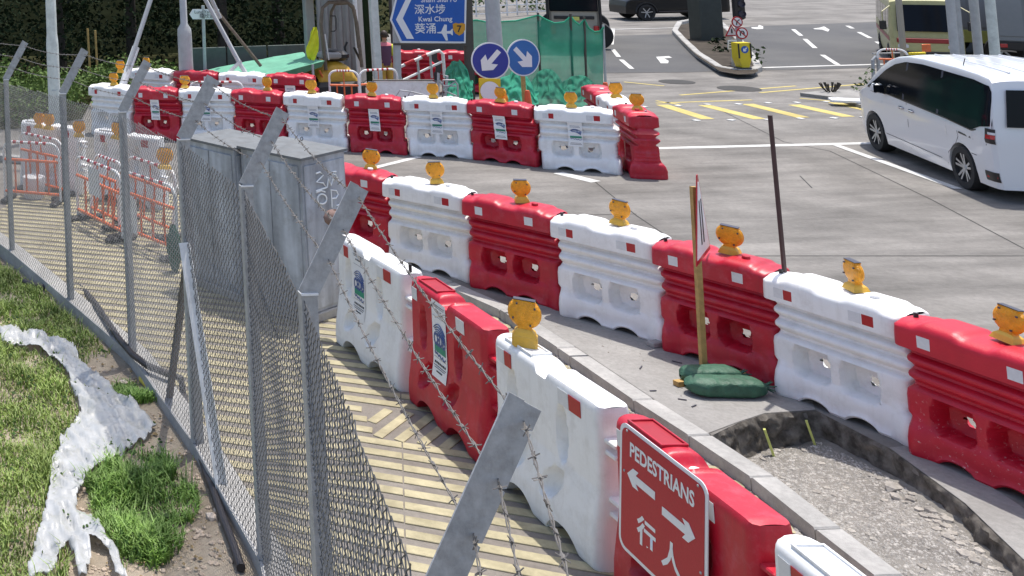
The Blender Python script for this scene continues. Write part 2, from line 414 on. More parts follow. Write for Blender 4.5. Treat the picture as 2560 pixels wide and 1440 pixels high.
# ------------------------------------------------------------------ painted lines, joints, covers on the road
def line_obj(name, m, segs, w, z=.004, **k):
    mb = MB()
    for a, b in segs: stripe(mb, a, b, w, z)
    return struct(mb.build(name, m, smooth=False))
line_obj('stop_line', m_linew, [(G(1640, 371), G(2260, 356))], .17)
line_obj('bay_line', m_linew, [(G(2092, 364), G(2395, 473))], .13, z=.008)
line_obj('edge_line', m_linew, [(G(880, 433), G(1048, 392))], .12)
line_obj('lane_arrow', m_linew, [(G(1395, 432), G(1490, 455))], .22)
line_obj('give_way_line', m_linew, [(G(1905, 170), G(2330, 158))], .16, z=.012)
road_joint = line_obj('road_joint', m_joint, [(G(1488, 455), G(1592, 540)), (G(1592, 540), G(1720, 625)), (G(1430, 538), G(1592, 535)), (G(2075, 378), G(2330, 500)), (G(2330, 500), G(2560, 622)), (G(1790, 270), G(1960, 355)), (G(1960, 355), G(2075, 378)), (G(1700, 640), G(2560, 640)), (G(2000, 440), G(2030, 470))], .018, z=.003)
asph = struct(flat('asphalt_carriageway', m_asph, [G(1480, 183), G(1700, 181), G(2180, 170), G(2620, 148), G(2620, 40), G(1880, 66), G(1690, 86), G(1440, 92)], .006))
line_obj('asphalt_edge_line', m_linew, [(G(1530, 74), G(1695, 70)), (G(1532, 72), G(1528, 112))], .14, z=.012)
line_obj('lane_dash', m_linew, [(G(1532, 124), G(1547, 143)), (G(1553, 150), G(1580, 173)), (G(1983, 74), G(2003, 90)), (G(2012, 98), G(2038, 121)), (G(2056, 138), G(2095, 163)), (G(2118, 65), G(2132, 72)), (G(2147, 81), G(2176, 96)), (G(2192, 105), G(2228, 125))], .12, z=.012)
def poly_line(name, m, polys, z):
    mb = MB()
    for p in polys: mb.sheet([G(x, y, z) for x, y in p])
    return struct(mb.build(name, m, smooth=False))
poly_line('road_arrow', m_linew, [[(1640, 142), (1672, 140), (1680, 144), (1660, 146), (1672, 152), (1670, 158), (1652, 158)]], .012)
poly_line('turn_arrow', m_linew, [[(1878, 68), (1895, 67), (1897, 62), (1908, 66), (1908, 72), (1893, 73), (1880, 71)]], .012)
poly_line('turn_arrow', m_linew, [[(2033, 71), (2050, 69), (2060, 66), (2074, 74), (2070, 79), (2055, 74), (2036, 73)]], .012)
poly_line('turn_arrow', m_linew, [[(2200, 71), (2212, 72), (2236, 84), (2228, 87), (2215, 82), (2206, 76)]], .012)
yb = []
for a, b in (((1655, 262), (1770, 298)), ((1760, 263), (1900, 298)), ((1868, 260), (2008, 294)), ((1985, 262), (2122, 292)), ((2085, 256), (2200, 282))):
    yb.append((G(*a), G(*b)))
line_obj('yellow_hatching', m_liney, yb, .27)
line_obj('yellow_box_line', m_liney, [(G(1640, 258), G(1880, 250)), (G(1640, 252), G(1700, 262)), (G(1700, 238), G(1990, 215)), (G(1900, 232), G(2160, 210)), (G(2000, 246), G(2180, 262)), (G(1560, 205), G(1660, 215))], .09)
mb = MB()
studs = tag(empty('crossing_studs', G(1800, 285)), kind='structure')
for x, y in ((1695, 265), (1769, 262), (1846, 261), (1920, 258), (1992, 257), (2066, 255), (1741, 302), (1828, 301), (1919, 300), (2001, 297), (2085, 296), (2160, 294), (1610, 268)):
    p = G(x, y); o = MB().box((p.x, p.y, .008), (.12, .12, .016), rz=.3, b=.004).build('stud', m_linew, smooth=False); o.parent = studs; o.location = -studs.location
mb = MB()
for (px, py, s) in ((1692, 205, .4), (1848, 222, .45)):
    p = G(px, py); o = tag(MB().lathe([(s, 0), (s, .006), (s * .9, .009), (0.01, .009)], 20, Matrix.Translation((p.x, p.y, .001))).build('manhole_cover', m_joint), 'dark round manhole cover on the carriageway %s' % ('nearer the green netting' if px < 1700 else 'nearer the yellow bollard'), 'manhole cover', 'manhole covers')
# ------------------------------------------------------------------ text
def text_mesh(txt, size, T=None, bold=0.0, align='CENTER', ext=0.0, sx=1.0):
    cu = bpy.data.curves.new('t', 'FONT'); cu.body = txt; cu.size = size; cu.align_x = align; cu.align_y = 'CENTER'; cu.offset = bold; cu.extrude = ext; cu.resolution_u = 3
    o = bpy.data.objects.new('t', cu); COL.objects.link(o); bpy.context.view_layer.update()
    dg = bpy.context.evaluated_depsgraph_get(); me = bpy.data.meshes.new_from_object(o.evaluated_get(dg))
    COL.objects.unlink(o); bpy.data.objects.remove(o); bpy.data.curves.remove(cu)
    me.transform(Matrix.Diagonal((sx, 1, 1, 1)))
    if T is not None: me.transform(T)
    me.materials.clear(); return me
FRONT = Matrix.Rotation(R(90), 4, 'X')         # flat xy drawing -> upright, facing -y
def upright(x, y, z): return Matrix.Translation((x, y, z)) @ FRONT

# ------------------------------------------------------------------ water-filled road barrier
RB_L, RB_H = 1.13, 1.065
RB_PROF = [(0, .225), (.02, .235), (.13, .235), (.20, .215), (.26, .19), (.50, .190), (.525, .18), (.545, .137), (.565, .132), (.59, .165), (.615, .20), (.635, .206), (.652, .196), (.67, .14), (.69, .132), (.715, .165), (.74, .20), (.76, .206), (.777, .196), (.795, .14), (.818, .13), (.836, .19), (.848, .224), (1.0, .222), (1.02, .214), (1.038, .19)]
def rb_ends(z):
    ripple = .006 * math.sin(z * 110)
    l = -.0 + .045 * (ss(.80, .83, z)) + .035 * (ss(.29, .32, z) - ss(.49, .52, z)) - .02 * (1 - ss(.80, .83, z))
    r = .045 * (ss(.52, .55, z) - ss(.74, .77, z)) + .045 * (1 - ss(.22, .27, z)) - .03 * ss(.78, .82, z) - .02
    return -l + ripple * ss(.78, .82, z) - .0, RB_L + r + ripple * (1 - ss(.74, .78, z))
HOLE_K = [(.34, .0), (.5, .06), (.88, .16), (.985, .86), (1.04, 1)]
HOLES = [(.35, .35), (.74, .35)]
def rb_d(x, z, u):
    d = interp(RB_PROF, z)
    dist = min(u, 1 - u) * RB_L
    k = min(1, dist / .07); d *= .68 + .32 * math.sqrt(max(0, 1 - (1 - k) ** 2))
    mid = ss(.1, .2, u) - ss(.80, .9, u)
    d -= .03 * mid * ss(.02, .06, z) * (1 - ss(.12, .2, z)) * .6
    ue = min(u, 1 - u); d += .042 * (1 - ss(.05, .17, ue)) * (1 - ss(.20, .34, z)) * ss(-.01, .02, ue)
    for hx, hz in HOLES:
        ex = (x - hx); a = .135 if ex > 0 else .165
        e = ((abs(ex) / a) ** 4 + (abs(z - hz) / .128) ** 4) ** .25
        if e < .34: return 0.0
        if e < 1.06: d *= interp(HOLE_K, e)
    return d
def rb_top(u):
    return .03 * (ss(.13, .2, u) - ss(.37, .45, u)) + .025 * (ss(.60, .66, u) - ss(.84, .9, u)) - .012 * (1 - ss(.03, .1, u)) - .012 * ss(.92, .97, u)
def rb_bottom(x):
    z = 0
    for c in (.36, .74): z = max(z, .062 * (1 - min(1, abs(x - c) / .125) ** 2) ** .7 if abs(x - c) < .125 else 0)
    return z
def road_barrier_body():
    nu = 66; zs = sorted(set([z for z, _ in RB_PROF] + [.22 + .0175 * k for k in range(14)] + [.05, .09, .59, .62, .74, .9, .95]))
    mb = MB(); rows = {1: [], -1: []}; dz = {}
    for sgn in (-1, 1):
        for z in zs:
            l, r = rb_ends(z); rw = []
            for i in range(nu + 1):
                u = i / nu; x = lerp(l, r, u); d = rb_d(x, z, u); zz = max(z, rb_bottom(x) * max(0, 1 - z / .2) + z * (1 if z > 0 else 0)) if z < .2 else z
                zz += rb_top(u) * ss(.98, 1.04, z)
                rw.append((x, sgn * d, zz))
            rows[sgn].append(rw)
    bm = bmesh.new()
    def addgrid(rws, skip=True):
        V = [[bm.verts.new(p) for p in r] for r in rws]
        for j in range(len(V) - 1):
            for i in range(len(V[0]) - 1):
                q = (V[j][i], V[j][i + 1], V[j + 1][i + 1], V[j + 1][i])
                if skip and all(abs(v.co.y) < 1e-6 for v in q): continue
                bm.faces.new(q)
    addgrid(rows[-1]); addgrid(rows[1])
    f, b = rows[-1][-1], rows[1][-1]; top = []
    for k in range(9):
        t = k / 8; top.append([(p[0], lerp(p[1], q[1], t), p[2] + .022 * (1 - abs(2 * t - 1) ** 4) * 1.0) for p, q in zip(f, b)])
    addgrid(top, False)
    for e in (0, -1):
        addgrid([[r[e] for r in rows[-1]], [r[e] for r in rows[1]]], False)
    addgrid([rows[-1][0], rows[1][0]], False)
    bmesh.ops.remove_doubles(bm, verts=bm.verts, dist=.0008); bmesh.ops.recalc_face_normals(bm, faces=bm.faces)
    me = bpy.data.meshes.new('barrier_body'); bm.to_mesh(me); bm.free()
    me.polygons.foreach_set('use_smooth', [True] * len(me.polygons)); me.set_sharp_from_angle(angle=R(48)); return me
rb_mesh_w = road_barrier_body(); rb_mesh_r = rb_mesh_w.copy(); rb_mesh_w.materials.append(m_white); rb_mesh_r.materials.append(m_red)
def patch(x0, x1, z0, z1, m, name, y=-.222, th=.004):
    me = MB().box(((x0 + x1) / 2, y, (z0 + z1) / 2), (x1 - x0, th, z1 - z0), b=.0015).mesh(name, smooth=False); me.materials.append(m); return me
RM = {'w': [], 'r': []}
for a, b, m in ((.075, .155, m_refl_w), (.16, .235, m_refl_r), (.70, .80, m_refl_w), (.805, .895, m_refl_r)): RM['w'].append(patch(a, b, .885, .975, m, 'reflector'))
for a, b in ((.15, .245), (.76, .86)): RM['r'].append(patch(a, b, .885, .98, m_refl_w, 'reflector'))
cap_me = MB().lathe([(.036, 0), (.036, .02), (.03, .026), (.012, .027)], 18).mesh('filler_cap')
cap_w, cap_r = cap_me, cap_me.copy(); cap_w.materials.append(m_white); cap_r.materials.append(m_red)
m_plug = mat('drain_plug_orange', (.55, .27, .04), .5, .3, 40)
plug_me = MB().lathe([(.032, 0), (.032, .008), (.022, .014), (.01, .008)], 14, Matrix.Translation((1.03, -.225, .1)) @ FRONT).mesh('drain_plug'); plug_me.materials.append(m_plug)
ring = [(.155 + .020 * math.cos(a) * .7, .02 * math.sin(a)) for a in [2 * PI * k / 14 for k in range(14)]]
lg = MB().tube([(x, -.2125, .165 + z) for x, z in ring], .0035, 4, closed=True); lg.tube([(.147, -.2125, .175), (.155, -.2125, .15), (.166, -.2125, .185)], .003, 4)
lg.beam((.18, -.2125, .156), (.25, -.2125, .152), .004, .006); lg.beam((.18, -.2125, .146), (.235, -.2125, .142), .004, .004)
logo_me = lg.mesh('maker_mark', smooth=False); logo_me.materials.append(m_ink)
pin_me = MB().tube([(0, 0, .9), (0, 0, 1.085)], .017, 8).mesh('joint_pin'); pin_me.materials.append(m_black)
def part(name, me, parent, loc=(0, 0, 0)):
    o = bpy.data.objects.new(name, me); COL.objects.link(o); o.parent = parent; o.location = loc; return o
def road_barrier(a, b, colour, label, group, pin=True, detail=True, scale=1.0):
    a, b = Vector((a[0], a[1], 0)), Vector((b[0], b[1], 0)); d = b - a
    r = empty('water_barrier', a, math.atan2(d.y, d.x), label, 'water barrier', group); r.scale = (d.length / RB_L * .97, 1, 1)
    part('body', rb_mesh_w if colour == 'w' else rb_mesh_r, r)
    for me in RM[colour]: part('reflector', me, r)
    part('filler_cap', cap_w if (colour == 'w' or random.random() < .6) else cap_r, r, (.80, -.03, 1.087))
    if detail:
        part('maker_mark', logo_me, r); part('drain_plug', plug_me, r)
    if pin: part('joint_pin', pin_me, r, (0, 0, 0))
    return r

# ------------------------------------------------------------------ pedestrian water barrier
PB_L, PB_H = 1.40, 1.15
PB_PROF = [(0, .20), (.02, .215), (.10, .22), (.22, .21), (.46, .165), (.56, .145), (1.08, .128), (1.115, .12), (1.138, .105), (1.15, .08)]
def pb_z(u): return -.075 * (ss(.40, .46, u) - ss(.535, .56, u)) - .02 * ss(.56, .58, u) - .01 * ss(.95, 1, u)
def pb_d(x, z, u):
    d = interp(PB_PROF, z); dist = min(u, 1 - u) * PB_L; k = min(1, dist / .055)
    d *= .62 + .38 * math.sqrt(max(0, 1 - (1 - k) ** 2))
    for cx, cz, a, b, rot, dep in ((.27, .77, .068, .21, 0, .092), (.95, .76, .070, .215, 0, .092), (.36, .36, .085, .175, -.75, .095), (.84, .36, .085, .175, -.75, .095)):
        ex, ez = x - cx, z - cz; c, s = math.cos(rot), math.sin(rot); q = math.hypot((ex * c + ez * s) / a, (-ex * s + ez * c) / b)
        if q < 1: d -= dep * (1 - q ** 5)
    return max(d, .02)
def pb_bottom(x):
    for c in (.40, .98):
        if abs(x - c) < .21: return .13 * (1 - (abs(x - c) / .21) ** 2.4) ** .8
    return 0
def ped_body():
    nu = 80; zs = sorted(set([z for z, _ in PB_PROF] + [.02 + .024 * k for k in range(46)])); rows = {1: [], -1: []}
    for sgn in (-1, 1):
        for z in zs:
            rw = []
            for i in range(nu + 1):
                u = i / nu; x = u * PB_L; zb = pb_bottom(x); zz = zb + z * (1 - zb / .3) if z < .3 else z
                zz += pb_z(u) * ss(.93, 1.08, z); rw.append((x, sgn * pb_d(x, zz, u), zz))
            rows[sgn].append(rw)
    bm = bmesh.new()
    def addgrid(rws):
        V = [[bm.verts.new(p) for p in r] for r in rws]
        for j in range(len(V) - 1):
            for i in range(len(V[0]) - 1): bm.faces.new((V[j][i], V[j][i + 1], V[j + 1][i + 1], V[j + 1][i]))
    addgrid(rows[-1]); addgrid(rows[1]); f, b = rows[-1][-1], rows[1][-1]
    addgrid([[(p[0], lerp(p[1], q[1], k / 5), p[2] + .006 * (1 - abs(2 * k / 5 - 1) ** 2)) for p, q in zip(f, b)] for k in range(6)])
    for e in (0, -1): addgrid([[r[e] for r in rows[-1]], [r[e] for r in rows[1]]])
    addgrid([rows[-1][0], rows[1][0]])
    bmesh.ops.remove_doubles(bm, verts=bm.verts, dist=.0008); bmesh.ops.recalc_face_normals(bm, faces=bm.faces)
    me = bpy.data.meshes.new('barrier_body'); bm.to_mesh(me); bm.free()
    me.polygons.foreach_set('use_smooth', [True] * len(me.polygons)); me.set_sharp_from_angle(angle=R(50)); return me
pb_w = ped_body(); pb_r = pb_w.copy(); pb_w.materials.append(m_white); pb_r.materials.append(m_red)
PM = {'w': [], 'r': []}
for a, b, m in ((.07, .17, m_refl_w), (.175, .275, m_refl_r), (.92, 1.05, m_refl_w), (1.055, 1.20, m_refl_r)): PM['w'].append(patch(a, b, .97, 1.085, m, 'reflector', y=-.133))
for a, b in ((.05, .16), (.93, 1.08)): PM['r'].append(patch(a, b, .97, 1.085, m_refl_w, 'reflector', y=-.133))
tray = MB()
for (x0, x1, y0, y1) in ((.11, .50, -.088, -.074), (.11, .50, .074, .088), (.11, .124, -.074, .074), (.486, .50, -.074, .074)): tray.box(((x0 + x1) / 2, (y0 + y1) / 2, 1.16), (x1 - x0, y1 - y0, .02), b=.003)
tray_w = tray.mesh('top_tray', smooth=False); tray_r = tray_w.copy(); tray_w.materials.append(m_white); tray_r.materials.append(m_red)
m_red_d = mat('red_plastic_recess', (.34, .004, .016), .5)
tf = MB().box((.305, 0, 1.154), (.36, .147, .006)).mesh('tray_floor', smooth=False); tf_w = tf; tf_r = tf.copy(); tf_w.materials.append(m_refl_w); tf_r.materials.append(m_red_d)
lug = MB().box((PB_L + .05, -.03, 0), (.13, .12, .035), b=.008)
lug_w = lug.mesh('hinge_lug', smooth=False); lug_r = lug_w.copy(); lug_w.materials.append(m_white); lug_r.materials.append(m_red)
def ped_barrier(a, b, colour, label, group, z=-.1, has_tray=True, tray_fill=True):
    a, b = Vector((a[0], a[1], z)), Vector((b[0], b[1], z)); d = b - a
    r = empty('pedestrian_barrier', a, math.atan2(d.y, d.x), label, 'water barrier', group)
    r.scale = (.905, 1, 1)
    part('body', pb_w if colour == 'w' else pb_r, r)
    for me in PM[colour]: part('reflector', me, r)
    if has_tray: t = part('top_tray', tray_w if colour == 'w' else tray_r, r); part('tray_floor', tf_w if colour == 'w' else tf_r, t)
    [part('hinge_lug', lug_w if colour == 'w' else lug_r, r, (0, 0, z_)) for z_ in (.90, .82, .50, .40)]; part('filler_cap', cap_w, r, (.70, 0, 1.085))
    return r

# ------------------------------------------------------------------ amber warning lamp
def lamp_meshes():
    lens = MB(); n = 20; prof = [(.030, -.036), (.07, -.033), (.098, -.026), (.108, -.014), (.110, 0), (.108, .014), (.098, .026), (.07, .033), (.030, .036)]
    T = Matrix.Translation((0, 0, .175)) @ FRONT
    lens.lathe(prof, n, T); lens.v = [(x, y, min(z, .265)) for x, y, z in lens.v]
    lens.box((0, 0, .26), (.15, .055, .014), b=.004)
    lens.prism([(-.05, .06), (.05, .06), (.04, .095), (-.04, .095)], -.03, .03, Matrix.Translation((0, 0, 0)) @ FRONT)
    base = MB(); base.add([(-.085, -.065, 0), (.085, -.065, 0), (.085, .065, 0), (-.085, .065, 0), (-.068, -.052, .045), (.068, -.052, .045), (.068, .052, .045), (-.068, .052, .045), (-.045, -.032, .066), (.045, -.032, .066), (.045, .032, .066), (-.045, .032, .066)],
        [(3, 2, 1, 0), (0, 1, 5, 4), (1, 2, 6, 5), (2, 3, 7, 6), (3, 0, 4, 7), (4, 5, 9, 8), (5, 6, 10, 9), (6, 7, 11, 10), (7, 4, 8, 11), (8, 9, 10, 11)])
    top = MB().box((0, 0, .271), (.15, .055, .006), b=.002)
    rim = MB().tube([(.107 * math.cos(a), 0, .175 + min(.09, .107 * math.sin(a))) for a in [2 * PI * k / 24 for k in range(24)]], .007, 5, closed=True)
    screw = MB()
    for a in (.6, 2.2, 3.6, 5.2): screw.box((.085 * math.cos(a), -.038, .175 + .085 * math.sin(a)), (.012, .012, .012))
    L = []
    for mb, nm, m in ((lens, 'lens', m_amber), (base, 'base', m_lampbase), (top, 'solar_cap', m_lampdark), (rim, 'rim', m_amber), (screw, 'screw', m_lampdark)):
        me = mb.mesh(nm, smooth=nm in ('lens', 'rim'), ang=40); me.materials.append(m); L.append((nm, me))
    return L
LAMP = lamp_meshes()
def lamp(loc, rz, label, group='amber warning lamps', s=1.0, tilt=0.0, few=False):
    r = empty('warning_lamp', loc, rz, label, 'warning lamp', group); r.scale = (s, s, s); _g = random.uniform; r.scale = [s * _g(.93, 1.03), s * _g(.95, 1.05), s * _g(.95, 1.04)]; r.rotation_euler = (_g(-.10, .10), tilt + _g(-.09, .09), rz)
    for nm, me in LAMP:
        if few and nm in ('screw', 'rim'): continue
        part(nm, me, r)
    return r

# ------------------------------------------------------------------ CEDD notice sheet
m_blue = mat('notice_blue', (.05, .09, .26), .5); m_green = mat('notice_green', (.02, .25, .16), .5)
def notice(parent, x, z0, z1, wd, surf, small=False, skew=0.0):
    """printed sheet hung on the barrier's face; surf(x, z) gives the depth of the face under it"""
    mb = MB(); rows = []; nz = 26
    for j in range(nz + 1):
        z = lerp(z1, z0, j / nz); rows.append([(x + wd * (i / 6 - .5) + skew * (z1 - z), surf(x + wd * (i / 6 - .5), z) - .006, z) for i in range(7)])
    sh = mb.grid(rows).build('notice', m_paper, parent, ang=180); tag(sh, 'white printed works notice with swoosh emblem over green band')
    def pt(u, v, e=.003):
        z = lerp(z1, z0, v); xx = x + wd * (u - .5) + skew * (z1 - z); return Vector((xx, surf(xx, z) - .006 - e, z))
    def bar(name, m, u0, u1, v0, v1, n=6):
        b = MB(); b.grid([[pt(lerp(u0, u1, i / n), lerp(v0, v1, j / n)) for i in range(n + 1)] for j in range(n + 1)]); return b.build(name, m, sh, smooth=False)
    lines = MB()
    def row(v, u0, u1, h=.010, m=None): lines.grid([[pt(u0, v), pt(u1, v)], [pt(u0, v + h), pt(u1, v + h)]])
    if not small:
        row(.05, .06, .94, .008); row(.055 + .02, .1, .9, .006); 
        for k in range(4): row(.115, .28 + .12 * k, .36 + .12 * k, .022)
        row(.2, .08, .92, .004); row(.735, .08, .92, .004)
        for k in range(7): row(.79, .12 + .115 * k, .20 + .115 * k, .028)
        row(.84, .08, .92, .008); row(.865, .14, .86, .008); row(.9, .3, .7, .018)
    else:
        row(.08, .1, .9, .02); row(.15, .15, .8, .012); row(.2, .15, .85, .012); row(.85, .15, .85, .012); row(.9, .1, .9, .015)
    stuff(lines.build('print', m_ink, sh, smooth=False))
    sw = MB()
    for k in range(4):
        pts = []
        for i in range(9):
            t = i / 8; u = lerp(.14 + .05 * k, .93 - .02 * k, t); v = .44 - (.15 - .024 * k) * math.sin(PI * min(1, .18 + t * .72)) + .03 * k * t; pts.append(pt(u, v, .004))
        sw.tube(pts, .0045 if not small else .006, 4)
    sw.build('emblem', m_blue, sh)
    bar('green_band', m_green, .14, .92, .565, .66)
    wv = MB()
    for k in range(4):
        pts = [pt(lerp(.16 + .18 * k, .30 + .2 * k, i / 5), .665 + .035 * math.sin(i / 5 * PI) + .01 * k, .004) for i in range(6)]
        wv.tube(pts, .004, 4)
    wv.build('wave_lines', m_blue, sh)
    if not small:
        me = text_mesh('CEDD', wd * .36, bold=.004, sx=.86); me.transform(Matrix.Diagonal((1, 1.55, 1, 1)))
        for v in me.vertices:
            q = pt(.53 + v.co.x / wd, .505 - v.co.y / (z1 - z0), .0045); v.co = q
        link('lettering', me, m_blue, sh)
    return sh
def rb_surf(x, z):
    u = min(.9, max(.1, x / RB_L)); zz = min(z, RB_H - .07); d = max(interp(RB_PROF, zz + t) for t in (-.03, 0, .03)); return -d
def pb_surf(x, z):
    return -max(interp(PB_PROF, z), .127)
# ------------------------------------------------------------------ barriers along the carriageway (near row)
P2 = [(5.2, 14.95), (5.81, 13.95), (6.4, 12.98), (6.93, 11.99), (7.41, 10.96), (7.78, 9.91), (8.0, 8.78), (8.12, 7.62)]
L2 = [('r', 'red road barrier half hidden behind the grey cabinets'), ('w', 'white road barrier just right of the grey cabinets'), ('r', 'red road barrier between two white ones above the white footway barrier'),
      ('w', 'white road barrier in the middle of the near carriageway row'), ('r', 'red road barrier behind the triangular sign on a wooden post'), ('w', 'white road barrier overhanging the corner of the excavation'), ('r', 'red paint-spattered road barrier at the right edge, beside the excavation')]
def yawed(a, b, o=.055):
    d = (Vector(b) - Vector(a)).normalized(); n = Vector((d.y, -d.x)); return Vector(a) + n * o, Vector(b) - n * o
row2 = [road_barrier(*yawed(a, b), c, lab, 'road barriers along the excavation') for a, b, (c, lab) in zip(P2, P2[1:], L2)]
m_redsp = mat('red_plastic_spattered', (.50, .008, .028), .45, .14, 3, dirt=(.62, .42, .42), dirt_amt=.9, dscale=30, bump=.1, bscale=60)
_n = m_redsp.node_tree; _r = [q for q in _n.nodes if q.type == 'VALTORGB'][1]; _r.color_ramp.elements[0].position = .60; _r.color_ramp.elements[1].position = .66
_t = _n.nodes.new('ShaderNodeTexCoord'); _s = _n.nodes.new('ShaderNodeSeparateXYZ'); _m = _n.nodes.new('ShaderNodeMapRange'); _m.inputs[1].default_value = .62; _m.inputs[2].default_value = .10; _x = _n.nodes.new('ShaderNodeMath'); _x.operation = 'MULTIPLY'
_mix = [q for q in _n.nodes if q.type == 'MIX_RGB'][0]; _n.links.new(_t.outputs['Object'], _s.inputs[0]); _n.links.new(_s.outputs['Z'], _m.inputs[0]); _n.links.new(_r.outputs['Color'], _x.inputs[0]); _n.links.new(_m.outputs[0], _x.inputs[1]); _n.links.new(_x.outputs[0], _mix.inputs['Fac'])
row2_red = rb_mesh_r.copy(); row2_red.materials.clear(); row2_red.materials.append(m_redsp)
for o_ in children(row2[6]):
    if o_.name.startswith('body'): o_.data = row2_red
# ------------------------------------------------------------------ barriers round the works site (far row)
P1 = [(3.03, 23.0), (3.78, 22.3), (4.72, 21.93), (5.78, 21.6), (6.66, 21.0), (7.67, 20.42), (8.62, 19.98), (9.66, 19.47), (10.42, 18.65), (11.43, 17.95)]
L1 = [('w', 'white road barrier at the left end of the far row'), ('r', 'red road barrier seen partly through the fence mesh, notice on its face'), ('w', 'white road barrier behind the tall fence post, third in the far row'), ('r', 'red road barrier without a notice, above the grey cabinets'),
      ('w', 'white road barrier above the grey cabinet lid, rounded red reflector'), ('r', 'red road barrier with a notice, below the white tilted panel'), ('w', 'white road barrier with a notice, left of the blue direction sign post'), ('r', 'red road barrier with a notice, below the round blue arrow signs'), ('w', 'white road barrier at the corner of the far row, notice under its lamp')]
row1 = [road_barrier(*yawed(a, b, random.uniform(-.02, .05)), c, lab, 'road barriers round the works site', pin=i > 5, detail=i > 4) for i, (a, b, (c, lab)) in enumerate(zip(P1, P1[1:], L1))]
for i in (1, 4, 5, 6, 7, 8): notice(row1[i], .53, .42, .845, .21, rb_surf, small=True, skew=.04 if i in (1, 5, 7) else 0)
notice(row1[2], .53, .42, .845, .21, rb_surf, small=True)
_a, _b = G(1614, 289, 1.06), G(1546, 249, 1.06); _d = (_b - _a).normalized(); PC = [tuple((_a + _d * 1.14 * k))[:2] for k in range(4)]
for a, b, c, lab in ((PC[1], PC[0], 'r', 'red road barrier turned end-on at the corner of the works site'), (PC[2], PC[1], 'w', 'white road barrier running back along the netting'), (PC[3], PC[2], 'r', 'red road barrier behind the white one running back along the netting')):
    road_barrier(a, b, c, lab, 'road barriers turned back along the netting')
_q = G(1628, 440); pole = MB().tube([(_q.x, _q.y, .02), (_q.x - .01, _q.y, 1.10)], .018, 8); tag(pole.build('steel_rod', m_galv), 'grey steel rod standing against the end-on red barrier', 'rod')
# a second row further back
PB_ = [(4.3, 25.3), (5.2, 24.6), (6.15, 24.1), (7.1, 23.6), (8.05, 23.1)]
for a, b, c, lab in zip(PB_, PB_[1:], 'wrwr', ('white road barrier in the row behind, beside the street lamp', 'red road barrier with a notice in the row behind', 'white road barrier in the row behind, under the green awning', 'red road barrier in the row behind, below the excavator')):
    o = road_barrier(a, b, c, lab, 'road barriers in the row behind', pin=False, detail=False)
    if c == 'r': notice(o, .53, .42, .845, .24, rb_surf, small=True)

# ------------------------------------------------------------------ pedestrian barriers beside the footway
def off(p, q, o=.13):
    d = (Vector(q) - Vector(p)).normalized(); return (p[0] + -d.y * o, p[1] + d.x * o)
PT = [(4.12, 11.54), (4.30, 10.13), (4.36, 8.71), (4.44, 7.29), (4.40, 5.88), (4.3, 4.48)]
LP = [('w', 'white pedestrian barrier with a notice, beside the grey cabinet'), ('r', 'red pedestrian barrier with a tall white notice'), ('w', 'white pedestrian barrier with an amber lamp on its top'), ('r', 'red pedestrian barrier carrying the arrow sign for walkers'), ('w', 'white pedestrian barrier with red cord, at the bottom edge')]
ped = []
for i, (a, b, (c, lab)) in enumerate(zip(PT, PT[1:], LP)):
    a2, b2 = off(a, b), off(b, a, -.13); ped.append(ped_barrier(a2, b2, c, lab, 'pedestrian barriers beside the footway', has_tray=(i != 0)))
notice(ped[0], .52, .42, 1.10, .27, pb_surf); notice(ped[1], .60, .42, 1.10, .27, pb_surf, skew=.03)
part('joint_pin', pin_me, ped[0], (1.36, 0, .12))
# red cord round the last one
cord = []
for k in range(16):
    a = 2 * PI * k / 16; cord.append((.62 + .012 * math.sin(3 * a), .15 * math.cos(a), 1.06 + .11 * math.sin(a) * 1.0 if math.sin(a) > 0 else 1.06 + .5 * math.sin(a)))
m_cord = mat('red_cord', (.3, .01, .03), .6)
cd = MB().tube(cord, .006, 6, closed=True); o = cd.build('red_cord', m_cord, ped[4])
# walkers' sign
sg = empty('pedestrian_sign', ped[3].matrix_world.translation, 0, 'red sign reading PEDESTRIANS with two white arrows, fixed to the red barrier', 'sign')
sg.location = ped[3].location; sg.rotation_euler = ped[3].rotation_euler
m_signred = mat('sign_sheeting_red', (.42, .003, .022), .4, .08, 90, bump=.05); m_signw = mat('sign_sheeting_white', (.75, .76, .77), .4, .04, 60)
def rrect(w, h, r, n=5):
    pts = []
    for cx, cy, a0 in ((w / 2 - r, h / 2 - r, 0), (-w / 2 + r, h / 2 - r, 90), (-w / 2 + r, -h / 2 + r, 180), (w / 2 - r, -h / 2 + r, 270)):
        for k in range(n + 1): a = R(a0 + 90 * k / n); pts.append((cx + r * math.cos(a), cy + r * math.sin(a)))
    return pts
SX, SZ = .55, .775; SW, SH = .84, .82
sgT = Matrix.Translation((SX, -.186, SZ)) @ Matrix.Rotation(R(-5), 4, 'X') @ FRONT
MB().prism(rrect(SW, SH, .07), -.006, .0, sgT).build('backplate', m_signw, sg, smooth=False)
MB().prism(rrect(SW - .05, SH - .05, .055), .0005, .003, sgT).build('face', m_signred, sg, smooth=False)
def sign_text(txt, size, x, y, m, par, T, bold=.0, sx=1.0, z=.0045, name='lettering'):
    me = text_mesh(txt, size, bold=bold, sx=sx); me.transform(T @ Matrix.Translation((x, y, z))); return link(name, me, m, par)
sign_text('PEDESTRIANS', .128, .0, .262, m_signw, sg, sgT, .0035, .80)
sign_text('行', .19, -.13, -.20, m_signw, sg, sgT, .005); sign_text('人', .19, .11, -.20, m_signw, sg, sgT, .005)
